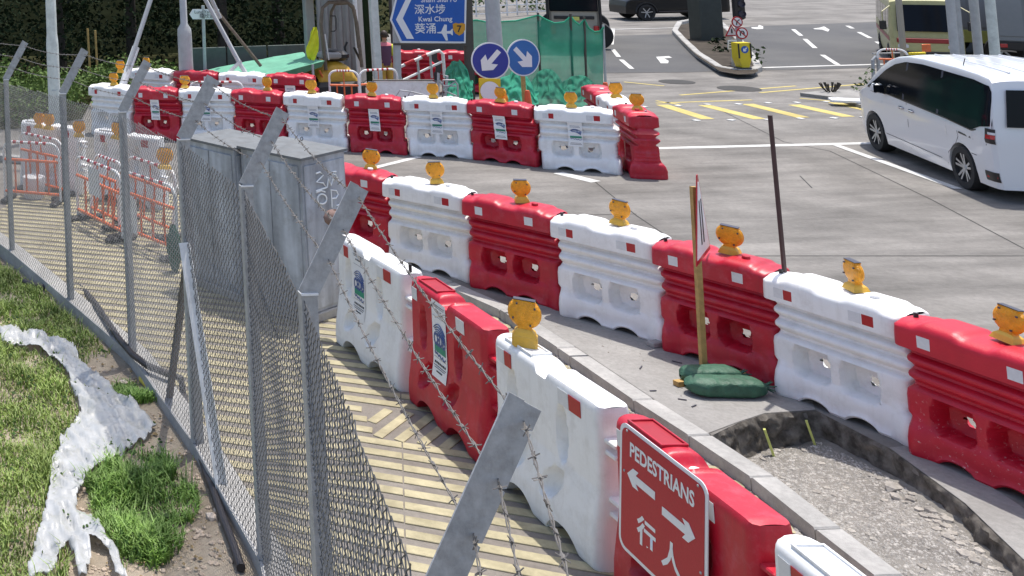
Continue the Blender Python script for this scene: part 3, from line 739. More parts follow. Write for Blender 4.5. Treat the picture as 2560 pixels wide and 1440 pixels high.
def arrow(T, m, par, cx, cy, ln, ang, w=.05, hw=.115, z0=.0035, z1=.006):
    c, s = math.cos(ang), math.sin(ang)
    pts = [(-ln / 2, -w / 2), (ln / 2 - hw * .75, -w / 2), (ln / 2 - hw * .98, -hw / 2), (ln / 2 - hw * .5, -hw / 2), (ln / 2, 0), (ln / 2 - hw * .5, hw / 2), (ln / 2 - hw * .98, hw / 2), (ln / 2 - hw * .75, w / 2), (-ln / 2, w / 2)]
    return MB().prism([(cx + x * c - y * s, cy + x * s + y * c) for x, y in pts], z0, z1, T).build('arrow', m, par, smooth=False)
arrow(sgT, m_signw, sg, -.19, .10, .28, PI); arrow(sgT, m_signw, sg, .17, .05, .30, 0)
bl = MB()
for x, y in ((-.34, .37), (.34, .37), (-.365, .1), (.37, -.12), (.37, -.3)): bl.lathe([(.009, .003), (.007, .008), (.002, .009)], 8, sgT @ Matrix.Translation((x, y, 0)))
bl.build('rivets', m_galv, sg)
sg.location = ped[3].location + Vector((0, 0, .0))

# ------------------------------------------------------------------ amber lamps
def on_barrier(o, x, y=0.0, z=1.075):
    sx = o.scale[0]; a = o.rotation_euler[2]; v = Vector((x * sx, y, z)); return o.location + Matrix.Rotation(a, 3, 'Z') @ v, a
near_names = ['red barrier behind the cabinets', 'white barrier right of the cabinets', 'red barrier above the white footway barrier', 'white barrier in the middle of the near row', 'red barrier behind the triangular sign', 'white barrier over the excavation corner', 'red barrier at the right edge']
yaw = [.3, .25, .25, .05, .35, 1.50, -1.0]
for i, o in enumerate(row2):
    p, a = on_barrier(o, .60 if i else .75, .06)
    lamp(p, {0: -.45, 1: -.35, 2: -.4, 3: -1.0, 4: -.85, 5: -1.75, 6: -1.45}[i], 'amber warning lamp on the %s' % near_names[i] + (', seen edge-on' if i == 5 else ''), 'amber lamps on the near row')
p, a = on_barrier(ped[2], .27, 0, 1.155); lp_ = lamp(p, -.55, 'amber warning lamp on a chunky base atop the white pedestrian barrier', s=1.12); part('battery_box', MB().box((0, 0, -.02), (.17, .13, .1), b=.015).mesh('battery_box', smooth=False), lp_).data.materials.append(m_lampbase); lp_.location.z += .06
far_x = [(0, .60), (3, .75), (4, .5), (5, .5), (6, .5), (7, .53), (8, .5), (2, .08)]
far_lab = {0: 'leftmost white barrier of the far row', 1: 'second barrier of the far row, low on its face', 2: 'white barrier behind the fence post', 3: 'red barrier above the cabinets', 4: 'white barrier above the cabinet lid', 5: 'red barrier below the white panel', 6: 'white barrier left of the direction sign post', 7: 'red barrier below the blue arrow signs', 8: 'white corner barrier'}
for i, x in far_x:
    p, a = on_barrier(row1[i], x, -.03); lamp(p, a + random.uniform(-.2, .25), 'amber warning lamp on the ' + far_lab[i], 'amber lamps on the far row', few=True)
_m = (_a + _d * .45); lamp((_m.x, _m.y, 1.08), -.6, 'amber warning lamp on the end-on red barrier', 'amber lamps on the far row', few=True)
_m = (_a + _d * 1.75); lamp((_m.x, _m.y, 1.08), -.3, 'amber warning lamp on the white barrier running back along the netting', 'amber lamps on the far row', few=True)
lamp((10.15, 19.3, .9), .5, 'amber warning lamp half hidden behind the red barrier below the arrow signs', 'amber lamps on the far row', few=True)
lamp((4.55, 24.95, 1.08), -.9, 'amber warning lamp on the back row beside the street lamp, seen edge-on', 'amber lamps on the far row', few=True)
lamp((3.6, 22.95, 1.3), -.2, 'amber warning lamp behind the white prop foot at the far left', 'amber lamps on the far row', few=True)
# ------------------------------------------------------------------ chain-link fence
fence = empty('chain_link_fence', (2.0, 9.28, -.1), 0, 'galvanised chain-link fence with cranked barbed-wire arms along the footway', 'fence')
FO = -Vector(fence.location)
def fpart(o):
    o.parent = fence; o.location = FO; return o
ARM = Vector((.31, .03, .53))
def post(p, wd):
    x, y, zt = p; t = .008
    mb = MB(); zb = -.16
    Lp = [(-wd / 2, 0), (wd / 2, 0), (wd / 2, t), (-wd / 2 + t, t), (-wd / 2 + t, wd * .8), (-wd / 2, wd * .8)]
    mb.prism([(x + a, y + b) for a, b in Lp], zb, zt)
    o = fpart(mb.build('post', m_galv, smooth=False))
    am = MB(); top = Vector((x, y, zt)); d = ARM.normalized(); side = Vector((0, 1, 0)).cross(d).normalized()
    w = wd / 2
    def quad(c, ww): return [c - side * ww, c + side * ww]
    # plate with V notches for the strands
    ln = ARM.length; prof = [(0, -w), (ln, -w), (ln, w)]
    for f in (.88, .58, .30): prof += [(ln * f + .010, w), (ln * f - .004, w * .3), (ln * f - .002, w)]
    prof += [(0, w)]
    T = Matrix((d, side, d.cross(side))).transposed().to_4x4(); T.translation = top + Vector((0, 0, -.004))
    am.prism(prof, -.003, .004, T)
    am.beam(top - side * (w - .004), top + ARM - side * (w - .004), .006, wd * .6, up=(1, 0, -1))
    a = am.build('barbed_wire_arm', m_galv, o, smooth=False)
    cp = MB().box((x, y - .006, zt + .004), (wd * 1.05, .016, .01)); cp.build('weld_plate', m_paint_w, o, smooth=False)
    return o
WD = [.07, .075, .08, .08, .10, .085, .082, .085]
posts = [post(p, w_) for p, w_ in zip(FP, WD)]
# mesh, one panel per bay
def bay(a, b):
    A, B = Vector(a), Vector(b); d = Vector((B.x - A.x, B.y - A.y, 0)); L = d.length; d.normalize(); nrm = Vector((-d.y, d.x, 0))
    near = a[1] < 10; w = .064 if near else .056; nw = int(L / (w / 2)); mb = MB(); r = .0029 if near else .0028
    V = []; F = []
    zb = -.10; ns = int((min(a[2], b[2]) - zb) / (w / 2)) + 6
    for k in range(nw):
        prev = None
        tt = (k + .5) * (w / 2) / L; ztop = lerp(a[2], b[2], tt) - .02 + .012 * noise.noise(Vector((k * .7, a[1], 0)))
        for j in range(ns):
            z = zb + j * (w / 2)
            if z > ztop: break
            s = (k + ((j + k) % 2) * 1.0) * w / 2
            wav = .02 * noise.noise(Vector((s * 1.3 + a[1] * 3, z * 1.1, 0)))
            zz = z + .008 * noise.noise(Vector((s * 2.1, z * 1.7, a[1])))
            p = A + d * s + nrm * (wav - .03 + (.0025 if (j % 2) else -.0025)); p.z = zz
            o = len(V)
            for q in (nrm * r * 1.1, (d * .8 - nrm * .6) * r, (-d * .8 - nrm * .6) * r): V.append(p + q)
            if prev is not None:
                for i in range(3): F.append((prev + i, prev + (i + 1) % 3, o + (i + 1) % 3, o + i))
            prev = o
    mb.v = [tuple(v) for v in V]; mb.f = F
    return stuff(fpart(mb.build('chain_link_mesh', m_wired if near else m_wire, smooth=False)))
for a, b in zip(FP, FP[1:]): bay(a, b)
# line wires and barbed strands
def sag(a, b, n, s): return [Vector(a).lerp(Vector(b), t / n) + Vector((0, 0, -s * 4 * (t / n) * (1 - t / n))) for t in range(n + 1)]
for f in (.88, .58, .30):
    mb = MB()
    for bi, (a, b) in enumerate(zip(FP, FP[1:])):
        pa, pb = Vector(a) + ARM * f + Vector((.02, 0, .01)), Vector(b) + ARM * f + Vector((.02, 0, .01)); L = (pb - pa).length
        n = int(L / .02); path = sag(pa, pb, n, .03 + .02 * random.random())
        d = (pb - pa).normalized(); u = Vector((0, 0, 1)); v = d.cross(u).normalized()
        near = bi >= 3
        if near:
            for ph in (0, PI):
                mb.tube([p + (u * math.cos(i * .75 + ph) + v * math.sin(i * .75 + ph)) * .0032 for i, p in enumerate(path)], .0021, 4)
        else: mb.tube(path[::4] + [path[-1]], .0035, 4)
        s = .06
        while s < L - .03:
            p = path[min(n, int(s / L * n))]
            for k in range(2 if near else 1):
                e = Vector((random.uniform(-1, 1), random.uniform(-1, 1), random.uniform(-1, 1))).normalized(); e = (e - d * e.dot(d) * .6).normalized()
                q = p + d * (.009 * k); mb.tube([q - e * .021, q + e * .021], .0017, 4)
            mb.tube([p + d * t for t in (-.011, 0, .011)], .0062, 5)
            s += random.uniform(.10, .13)
    fpart(mb.build('barbed_wire_strand', m_barb, smooth=False))
# stays at the corner post
wb = MB(); a, b = Vector((1.99, 9.24, 1.72)), Vector((2.07, 8.56, -.16)); wb.beam(a + Vector((-.045, 0, 0)), b + Vector((-.045, 0, 0)), .085, .008, up=(0, -1, .3)); wb.beam(a + Vector((-.0, .0, 0)), b + Vector((-.0, .0, 0)), .008, .07, up=(0, -1, .3))
fpart(wb.build('white_stay', m_paint_w, smooth=False))
m_rusty = mat('rusty_steel', (.15, .12, .09), .8, .3, 12)
bb = MB(); bb.beam((1.985, 9.31, 1.56), (1.93, 10.24, -.14), .055, .05); fpart(bb.build('brown_stay', m_rusty, smooth=False))
# ------------------------------------------------------------------ electrical cabinets
def cab_mat():
    m = mat('weathered_cabinet_paint', (.40, .425, .46), .6, .18, 3, dirt=(.22, .215, .21), dirt_amt=.7, dscale=5, bump=.06, bscale=25)
    N = m.node_tree.nodes; K = m.node_tree.links; p = N['Principled BSDF']; prev = p.inputs['Base Color'].links[0].from_socket
    tc = N.new('ShaderNodeTexCoord'); mp = N.new('ShaderNodeMapping'); mp.inputs['Scale'].default_value = (4, 4, .55); K.new(tc.outputs['Object'], mp.inputs['Vector'])
    nz = N.new('ShaderNodeTexNoise'); nz.inputs['Scale'].default_value = 1.6; nz.inputs['Detail'].default_value = 7; K.new(mp.outputs[0], nz.inputs['Vector'])
    r = N.new('ShaderNodeValToRGB'); r.color_ramp.elements[0].position = .38; r.color_ramp.elements[1].position = .68; r.color_ramp.elements[0].color = (.74, .74, .74, 1); r.color_ramp.elements[1].color = (1.22, 1.22, 1.22, 1)
    K.new(nz.outputs['Fac'], r.inputs['Fac']); x = N.new('ShaderNodeMixRGB'); x.blend_type = 'MULTIPLY'; x.inputs['Fac'].default_value = 1; K.new(prev, x.inputs['Color1']); K.new(r.outputs['Color'], x.inputs['Color2']); K.new(x.outputs['Color'], p.inputs['Base Color']); return m
m_cab = cab_mat(); m_cablid = mat('cabinet_lid_paint', (.15, .16, .165), .7, .2, 6, dirt=(.13, .12, .11), dirt_amt=.7, dscale=8); m_chalk = mat('white_spray', (.86, .88, .88), .8)
def cabinet(corner, ang, wl, wr, h, label):
    """corner = near corner on the footway; right face runs along ang, left face along ang + 90 degrees"""
    r = empty('electrical_cabinet', (corner[0], corner[1], -.1), ang, label, 'cabinet')
    MB().box((wr / 2, wl / 2, .05), (wr + .06, wl + .06, .1), b=.01).build('plinth', m_kerb, r, smooth=False)
    MB().box((wr / 2, wl / 2, h / 2 + .05), (wr, wl, h - .1), b=.008).build('carcass', m_cab, r, smooth=False)
    lid = MB(); lid.add([(-.03, -.03, h), (wr + .03, -.03, h), (wr + .03, wl + .03, h), (-.03, wl + .03, h), (-.03, -.03, h + .03), (wr + .03, -.03, h + .03), (wr + .03, wl + .03, h + .03), (-.03, wl + .03, h + .03), (wr * .3, wl * .45, h + .055), (wr * .7, wl * .45, h + .055)],
        [(3, 2, 1, 0), (0, 1, 5, 4), (1, 2, 6, 5), (2, 3, 7, 6), (3, 0, 4, 7), (4, 5, 9, 8), (5, 6, 9), (6, 7, 8, 9), (7, 4, 8)])
    l = lid.build('lid', m_cablid, r, smooth=False)
    MB().tube([(wr * .82 + .022 * math.cos(a), wl * .55, h + .085 + .022 * math.sin(a)) for a in [2 * PI * k / 12 for k in range(12)]], .005, 5, closed=True).build('lifting_eye', m_joint, l)
    # right face door, left face doors
    d = MB().box((wr / 2, -.006, h * .52), (wr - .07, .014, h - .22), b=.004).build('door', m_cab, r, smooth=False)
    MB().box((wr - .10, -.02, h * .55), (.02, .02, .12), b=.003).build('door_handle', m_galv, d, smooth=False)
    for k in (0, 1):
        d2 = MB().box((-.006, wl * (.27 + .46 * k), h * .52), (.014, wl * .44, h - .22), b=.004).build('door', m_cab, r, smooth=False)
    return r
c1 = cabinet((3.93, 12.02), R(33), .90, .80, 1.86, 'grey stained electrical cabinet with white scrawl, nearer of the two')
c2 = cabinet((3.36, 12.78), R(30), .86, .78, 1.84, 'grey electrical cabinet standing behind the scrawled one')
# the scrawl: strokes on the right-hand face
u0 = Vector((math.cos(R(33)), math.sin(R(33)), 0)); nrm = Vector((math.sin(R(33)), -math.cos(R(33)), 0)); O = Vector((3.93, 12.02, -.1)) + nrm * .02
def on_face(px, py):
    d = ray(px, py); t = (O - Vector((0, 0, CAM_H))).dot(nrm) / d.dot(nrm); return Vector((0, 0, CAM_H)) + d * t
sc_ = MB()
for st in ([(600, 935), (640, 920), (672, 950), (605, 1022), (672, 1030), (705, 1075), (600, 1110)], [(600, 1125), (650, 1105), (690, 1120)], [(710, 1075), (722, 985), (750, 1052), (772, 978), (786, 1015), (800, 950), (822, 1000), (838, 1040)], [(760, 920), (800, 915), (795, 945), (770, 940)],
           [(660 + 46 * math.cos(a), 1190 + 50 * math.sin(a)) for a in [k * .5 for k in range(14)]], [(760, 1275), (755, 1180), (750, 1100), (800, 1105), (822, 1145), (800, 1180), (755, 1185)], [(805, 1255), (830, 1250), (832, 1280), (808, 1282)], [(845, 1380), (870, 1300), (935, 1190)]):
    sc_.tube([on_face(640 + x / 4, 200 + y / 4) for x, y in st], .0095, 5)
o = sc_.build('graffiti', m_chalk); o.parent = c1; o.matrix_parent_inverse = Matrix.LocRotScale(c1.location, c1.rotation_euler.to_quaternion(), None).inverted()

# ------------------------------------------------------------------ sign on a wooden post, sandbags, rod
ts_ = empty('warning_sign', G(1757, 938), 0, 'triangular road-narrows sign seen nearly edge-on, on a wooden post in sandbags', 'sign')
TSO = -Vector(ts_.location)
def tsp(o): o.parent = ts_; o.location = TSO; return o
d_ = Vector((math.cos(R(45)), math.sin(R(45)), 0)); mid = Vector((7.25, 10.25, 1.10)); hw_ = .36; nr = Vector((d_.y, -d_.x, 0))
Tt = Matrix((d_, Vector((0, 0, 1)), d_.cross(Vector((0, 0, 1))))).transposed().to_4x4(); Tt.translation = mid
sgn_ = 1 if (d_.cross(Vector((0, 0, 1)))).dot(nr) > 0 else -1
def tri(w, z0, z1): return [(-w, z0), (w, z0), (0.02, z1), (-.02, z1)]
m_signbk = mat('sign_back_grey', (.35, .36, .37), .5)
def zz(a, b): return (a, b) if sgn_ > 0 else (-b, -a)
tsp(MB().prism(tri(hw_, 0, .80), *zz(-.004, .004), Tt).build('backplate', m_refl_r, smooth=False)); tsp(MB().prism(tri(hw_ * .86, .045, .73), *zz(.0045, .0075), Tt).build('face', m_signw, smooth=False))
for s in (-.055, .055): tsp(MB().prism([(s - .02, .14), (s + .02, .14), (s * .8 + .015, .56), (s * .8 - .015, .56)], *zz(.008, .0105), Tt).build('symbol_bar', m_ink, smooth=False))
bp = G(1760, 940); tsp(MB().beam((bp.x, bp.y, 0), (mid.x - nr.x * .035, mid.y - nr.y * .035, 1.78), .05, .045, up=(0, 1, 0)).build('post', m_wood, smooth=False))
ft = G(1690, 967); tsp(MB().beam((ft.x, ft.y, .03), (bp.x + .35, bp.y - .05, .03), .06, .045).build('foot_timber', m_wood, smooth=False))
m_bag = mat('green_woven_bag', (.03, .10, .06), .6, .35, 9, bump=.9, bscale=14)
def bag(c, ln, wd, h, rz, label):
    rows = []; n = 26; m = 22
    for i in range(n + 1):
        t = i / n; x = (t - .5) * ln; k = max(.02, 1 - abs(2 * t - 1) ** 5) ** .55; rw = []
        for j in range(m):
            a = 2 * PI * j / m; q = 1 + .10 * noise.noise(Vector((x * 9 + c[0] * 7, math.cos(a) * 1.4, math.sin(a) * 1.4))) + .05 * noise.noise(Vector((x * 26, a * 3, c[1])))
            y = math.copysign(abs(math.cos(a)) ** .5, math.cos(a)) * wd / 2 * k * q; z = math.copysign(abs(math.sin(a)) ** .6, math.sin(a)) * h / 2 * k * q; rw.append((x, y, max(-h / 2 + .004, z) + h / 2))
        rows.append(rw)
    o = empty('sandbag', c, rz, label, 'sandbag', 'sandbags at the sign foot'); MB().grid(rows, closed_v=True).build('sack', m_bag, o, ang=60)
    tie = MB()
    for k in range(7): a = k * .9; tie.tube([(ln / 2 - .03, 0, h * .5), (ln / 2 + .05 + random.random() * .02, .05 * math.cos(a), h * .5 + .05 * math.sin(a))], [.012, .004], 5)
    tie.build('gathered_neck', m_bag, o); return o
p = G(1815, 988); bag((p.x, p.y, .006), .70, .23, .155, -.12, 'dark green sandbag in front at the foot of the triangular sign'); p = G(1790, 968); bag((p.x, p.y + .06, .006), .56, .20, .16, -.05, 'dark green sandbag behind, pinning the sign post foot')
rod = MB().tube([(7.79, 9.93, .3), (7.77, 9.93, 2.52)], .019, 8); tag(rod.build('steel_rod', mat('dark_rod', (.06, .03, .03), .5)), 'tall dark steel rod standing in the joint of red and white barriers', 'rod')
p = G(1642, 866); tag(MB().box((p.x, p.y, .03), (.17, .09, .05), rz=.2, b=.008).build('concrete_block', m_kerb, smooth=False), 'small grey concrete block lying under the white barrier end', 'block')

# ------------------------------------------------------------------ excavation contents
def rock(rad, seed):
    bm = bmesh.new(); bmesh.ops.create_icosphere(bm, subdivisions=1, radius=rad)
    for v in bm.verts: v.co *= 1 + .35 * noise.noise(v.co / rad * 1.3 + Vector((seed, 0, 0))); v.co.z *= .7
    V = [tuple(v.co) for v in bm.verts]; F = [tuple(v.index for v in f.verts) for f in bm.faces]; bm.free(); return V, F
ROCKS = [rock(1, i * 3.1) for i in range(8)]; LOW = [([(1, 0, 0), (-1, .1, 0), (0, 1, .1), (.1, -1, 0), (.1, 0, .8), (0, .1, -.6)], [(0, 2, 4), (2, 1, 4), (1, 3, 4), (3, 0, 4), (2, 0, 5), (1, 2, 5), (3, 1, 5), (0, 3, 5)])]
def scatter(name, m, poly, n, r0, r1, zf, lib, power=3, parent=None):
    xs = [p[0] for p in poly]; ys = [p[1] for p in poly]; mb = MB(); V = []; F = []
    for _ in range(n):
        for _t in range(20):
            x, y = random.uniform(min(xs), max(xs)), random.uniform(min(ys), max(ys))
            if inside((x, y), poly): break
        r = r0 + (r1 - r0) * random.random() ** power; lv, lf = random.choice(lib); a = random.random() * 6.28; c, s = math.cos(a), math.sin(a); o = len(V); st = random.uniform(.7, 1.3); z = zf(x, y)
        for q in lv: V.append((x + (q[0] * c - q[1] * s) * r * st, y + (q[0] * s + q[1] * c) * r, z + q[2] * r))
        F += [tuple(i + o for i in f) for f in lf]
    mb.v, mb.f = V, F; return stuff(mb.build(name, m, parent, smooth=False))
m_grav = mat('gravel_stone', (.41, .385, .35), .85, .55, 22, world=True, detail=2)
m_grav2 = mat('rubble_stone', (.36, .33, .29), .85, .4, 9, world=True, bump=.3)
pz = lambda x, y: -.265 + .05 * noise.noise(Vector((x * 1.6, y * 1.6, 0))) + .13 * ss(9.2, 7.7, y) + .05 * ss(7.2, 7.6, x)
rows = []
PITC = [(6.45, 9.02), (6.8, 9.2), (7.1, 9.32), (7.5, 9.36), (7.54, 8.77), (7.36, 7.95), (7.1, 7.29), (6.88, 6.4), (6.68, 5.4), (6.44, 4.3), (6.12, 4.3), (6.2, 5.4), (6.3, 7.16), (6.36, 7.7), (6.44, 8.4)]
for j in range(80):
    y = lerp(4.2, 9.46, j / 79); rows.append([(lerp(6.0, 7.66, i / 29), y, pz(lerp(6.0, 7.66, i / 29), y)) for i in range(30)])
struct(MB().grid(rows).build('excavation_bed', ground_mat('gravel_bed', (.21, .195, .175), (.31, .29, .26), (.12, .11, .10), s1=3, s2=30, bump=.8), ang=180))
scatter('gravel', m_grav, PITC, 17000, .004, .014, pz, LOW)
scatter('rubble', m_grav2, PITC, 260, .010, .034, pz, ROCKS, 4)
scatter('rubble', m_grav2, [(7.54, 8.77), (7.36, 7.95), (7.1, 7.29), (6.88, 6.4), (6.75, 6.4), (6.95, 7.3), (7.2, 8.0), (7.4, 8.8)], 60, .02, .07, pz, ROCKS, 2)
m_peg = mat('peg_yellow_green', (.55, .58, .16), .6, .2, 20)
for (x, y, l), nm in zip(((1935, 1130, 'left'), (2040, 1108, 'right')), ('yellow-green peg in the gravel nearer the kerb', 'yellow-green peg in the gravel nearer the white barrier')):
    p = G(x, y, -.22); tag(MB().beam((p.x, p.y, -.27), (p.x - .045, p.y + .03, -.04), .032, .018).build('marker_peg', m_peg, smooth=False), nm, 'peg', 'marker pegs')
scatter('kerbside_grit', m_grav, [(5.95, 5), (6.05, 5), (6.13, 8.6), (6.15, 11.5), (6.02, 11.5), (5.98, 8.6)], 900, .006, .022, lambda x, y: -.095, LOW)
scatter('road_grit', m_grav2, [(6.4, 9.8), (7.2, 9.7), (7.0, 11), (6.4, 12)], 40, .004, .014, lambda x, y: .006, LOW)

# ------------------------------------------------------------------ tubular pedestrian gates
def tubular_gate(a, b, label, group, z=-.1, h=1.0, bars=4, lean=0.0):
    a, b = Vector((a[0], a[1], z)), Vector((b[0], b[1], z)); d = b - a; L = d.length
    r = empty('tubular_gate', a, math.atan2(d.y, d.x), label, 'barricade', group); r.rotation_euler = (lean, 0, math.atan2(d.y, d.x))
    rad = .024
    top = []; c = .16
    for k in range(7): t = R(180 - 90 * k / 6); top.append((c + c * math.cos(t), 0, h - c + c * math.sin(t)))
    for k in range(7): t = R(90 - 90 * k / 6); top.append((L - c + c * math.cos(t), 0, h - c + c * math.sin(t)))
    MB().tube([(0, 0, .06)] + top + [(L, 0, .06)], rad, 8).build('frame', m_paint_w, r)
    nb = 5
    for k in range(nb):
        x0 = c + (L - 2 * c) * (k + .15) / nb; bnd = MB().tube([(x0, 0, h), (x0 + (L - 2 * c) * .4 / nb, 0, h)], rad + .003, 8).build('red_band', m_refl_r, r)
    for zz_ in (h * .70, .16): MB().tube([(0, 0, zz_), (L, 0, zz_)], rad, 8).build('rail', m_orange, r)
    for k in range(1, bars + 1): x = L * k / (bars + 1); MB().tube([(x, 0, .16), (x, 0, h * .70)], .017, 6).build('bar', m_orange, r)
    MB().tube([(L / 2, 0, h * .70), (L / 2, 0, h)], .012, 6).build('bar', m_orange, r)
    for x in (.06, L - .06): MB().box((x, 0, .04), (.12, .5, .07), b=.02).build('rubber_foot', m_black, r, smooth=False)
    return r
g1 = tubular_gate(G(14, 500, -.1), G(152, 512, -.1), 'orange and white tubular gate furthest left, before the lamp post', 'tubular gates on the footway')
g2 = tubular_gate(G(196, 548, -.1), G(308, 606, -.1), 'orange and white tubular gate with a grey plate tied on', 'tubular gates on the footway')
g3 = tubular_gate(G(300, 592, -.1), G(446, 652, -.1), 'orange and white tubular gate nearest the tall corner post', 'tubular gates on the footway')
MB().box((.62, -.03, .72), (.34, .012, .42)).build('tied_plate', m_refl_w, g2, smooth=False)
tubular_gate(G(215, 560, -.1) + Vector((.12, .35, 0)), G(300, 598, -.1) + Vector((.05, .4, 0)), 'orange tubular gate leaning behind the one with a grey plate', 'tubular gates on the footway', lean=-.12)
tubular_gate(G(60, 470, -.1), G(165, 498, -.1), 'orange and white tubular gate behind the furthest left one', 'tubular gates on the footway', lean=.06)
tubular_gate(G(318, 560, -.1) + Vector((0, .2, 0)), G(440, 612, -.1) + Vector((0, .2, 0)), 'orange and white tubular gate leaning behind the nearest one', 'tubular gates on the footway', lean=-.10)
MB().box((.35, -.03, .40), (.26, .012, .5)).build('tied_plate', m_paint_w, g3, smooth=False)
# barriers behind the gates
a, b = G(60, 303, 1.03), G(446, 350, 1.03); n = max(2, round((b - a).length / 1.4)); 
for k in range(n):
    p, q = a.lerp(b, k / n), a.lerp(b, (k + 1) / n)
    ped_barrier(p, q, 'wwrw'[k % 4] if n <= 4 else 'wrwrw'[k % 5], ['white pedestrian barrier behind the leftmost tubular gate', 'pedestrian barrier behind the gate with the grey plate, left part', 'pedestrian barrier behind the gate with the grey plate, right part', 'white pedestrian barrier behind the gate by the corner post', 'pedestrian barrier nearest the cabinets behind the gates'][k], 'pedestrian barriers behind the gates')
for (px, py, s, l) in ((96, 318, 1.0, 'amber warning lamp furthest left behind the tubular gate'), (120, 322, 1.0, 'amber warning lamp second from left behind the tubular gate'), (196, 340, 1.0, 'amber warning lamp between two fence posts at far left'), (290, 345, 1.0, 'amber warning lamp beside the fence post left of the red barrier'), (410, 420, 1.15, 'amber warning lamp low behind the mesh beside the corner post')):
    p = G(px, py, 1.0 if py < 400 else .95); lamp((p.x, p.y - .05, p.z), -.2 + random.uniform(-.5, .5), l, 'amber lamps behind the gates', s=s, few=True)
p = G(88, 500, -.1); bk = MB().lathe([(.17, 0), (.19, .16), (.20, .34), (.19, .36), (.16, .36)], 16, Matrix.Translation((p.x, p.y + .15, -.09))); tag(bk.build('bucket', m_refl_w), 'pale grey plastic bucket behind the leftmost tubular gate', 'bucket')
p = G(438, 680, -.1); m_net = mat('green_mesh_bundle', (.01, .09, .06), .7, .4, 30, bump=.8, bscale=30)
rr = []
for i in range(12):
    t = i / 11; z = -.1 + .62 * t; rr.append([(p.x + .10 * math.sin(PI * (t * .8 + .1)) * math.cos(a) * (1 + .2 * noise.noise(Vector((t * 5, a, 0)))), p.y + .09 * math.sin(PI * (t * .8 + .1)) * math.sin(a), z) for a in [2 * PI * k / 12 for k in range(12)]])
tag(MB().grid(rr, closed_v=True).build('netting_bundle', m_net, ang=180), 'bundle of dark green netting on the footway by the corner post', 'netting')
# ------------------------------------------------------------------ vehicles
m_paintw = mat('car_paint_white', (.70, .71, .73), .28, .01, 2, coat=.8, spec=.5)
m_paintk = mat('car_paint_black', (.006, .0065, .008), .35, .05, 2, coat=.25, spec=.3)
m_glass = mat('tinted_glass', (.008, .010, .014), .07, .1, 2, spec=.14)
m_tyre = mat('tyre_rubber', (.018, .018, .019), .75, .15, 20)
m_alloy = mat('alloy', (.48, .49, .50), .35, .08, 20, metal=.6)
m_tail = mat('tail_lamp_red', (.45, .01, .015), .2, .1, 20, coat=.5)
m_clear = mat('lamp_clear', (.7, .7, .72), .15, .05, 20, coat=.5)
m_trim = mat('black_trim', (.015, .015, .017), .4)
m_chrome = mat('bright_trim', (.72, .73, .74), .2, .03, 10, metal=.5)
class Shell:
    def __init__(s, top, wid, belt, z0, axles, ar, tumble, sq=.6, cr=.07, low=.03):
        s.top, s.wid, s.belt, s.z0, s.ax, s.ar, s.tum, s.sq, s.cr, s.low = top, wid, belt, z0, axles, ar, tumble, sq, cr, low
    def zt(s, x): return interp(s.top, x)
    def hw(s, x, z):
        w_ = interp(s.wid, x); b = s.belt
        if z > b: w_ -= s.tum * ((z - b) / (s.zt(.6) - b)) ** 1.25
        w_ -= .012 * ss(b - .06, b - .16, z) * 0 + s.low * (1 - ss(s.z0, s.z0 + .22, z))
        w_ += .012 * math.exp(-((z - (b - .10)) / .05) ** 2)
        return w_
    def zb(s, x):
        z = s.z0
        for a in s.ax:
            if abs(x - a[0]) < s.ar: z = max(z, a[1] + math.sqrt(s.ar ** 2 - (x - a[0]) ** 2))
        return z
    def body(s, extra=()):
        x0, x1 = s.top[0][0], s.top[-1][0]; xs = set([t[0] for t in s.top] + [w_[0] for w_ in s.wid] + list(extra))
        n = 46
        for k in range(n + 1): xs.add(lerp(x0, x1, k / n))
        for a in s.ax:
            for k in range(19): xs.add(a[0] + s.ar * .9995 * math.cos(PI * k / 18))
            xs.add(a[0] - s.ar * 1.001); xs.add(a[0] + s.ar * 1.001)
        rows = []
        for x in sorted(xs):
            zt, zb = s.zt(x), s.zb(x); zs = max(zb + .02, zt - s.cr); side = []
            for k in range(15):
                t = k / 14; z = lerp(zb, zs, t); side.append((s.hw(x, z), z))
            hs = s.hw(x, zs)
            for k in range(1, 8):
                a = R(90 * k / 7); side.append((hs * math.cos(a) ** s.sq, zs + (zt - zs) * math.sin(a) ** .7))
            ring = [(x, y, z) for y, z in side] + [(x, -y, z) for y, z in side[::-1][1:]]
            rows.append(ring)
        mb = MB(); mb.grid(rows); n = len(rows[0]); N_ = len(rows)
        mb.f.append(tuple(range(n - 1, -1, -1))); mb.f.append(tuple((N_ - 1) * n + i for i in range(n)))
        for i in range(N_ - 1): mb.f.append((i * n, (i + 1) * n, (i + 1) * n + n - 1, i * n + n - 1))
        return mb
    def patch(s, x0, x1, lo, hi, side=1, e=.006, nx=24, nz=8):
        rows = []
        for j in range(nz + 1):
            rw = []
            for i in range(nx + 1):
                x = lerp(x0, x1, i / nx); z = lerp(lo(x), hi(x), j / nz); rw.append((x, side * (s.hw(x, z) + e), z))
            rows.append(rw)
        return MB().grid(rows)
    def line(s, pts, w_, side=1, e=.004):
        mb = MB()
        P = [Vector((x, side * (s.hw(x, z) + e), z)) for x, z in pts]
        for a, b in zip(P, P[1:]):
            d = (b - a).normalized(); n = d.cross(Vector((0, 1, 0))).normalized() * w_ / 2; mb.sheet([a - n, b - n, b + n, a + n])
        return mb
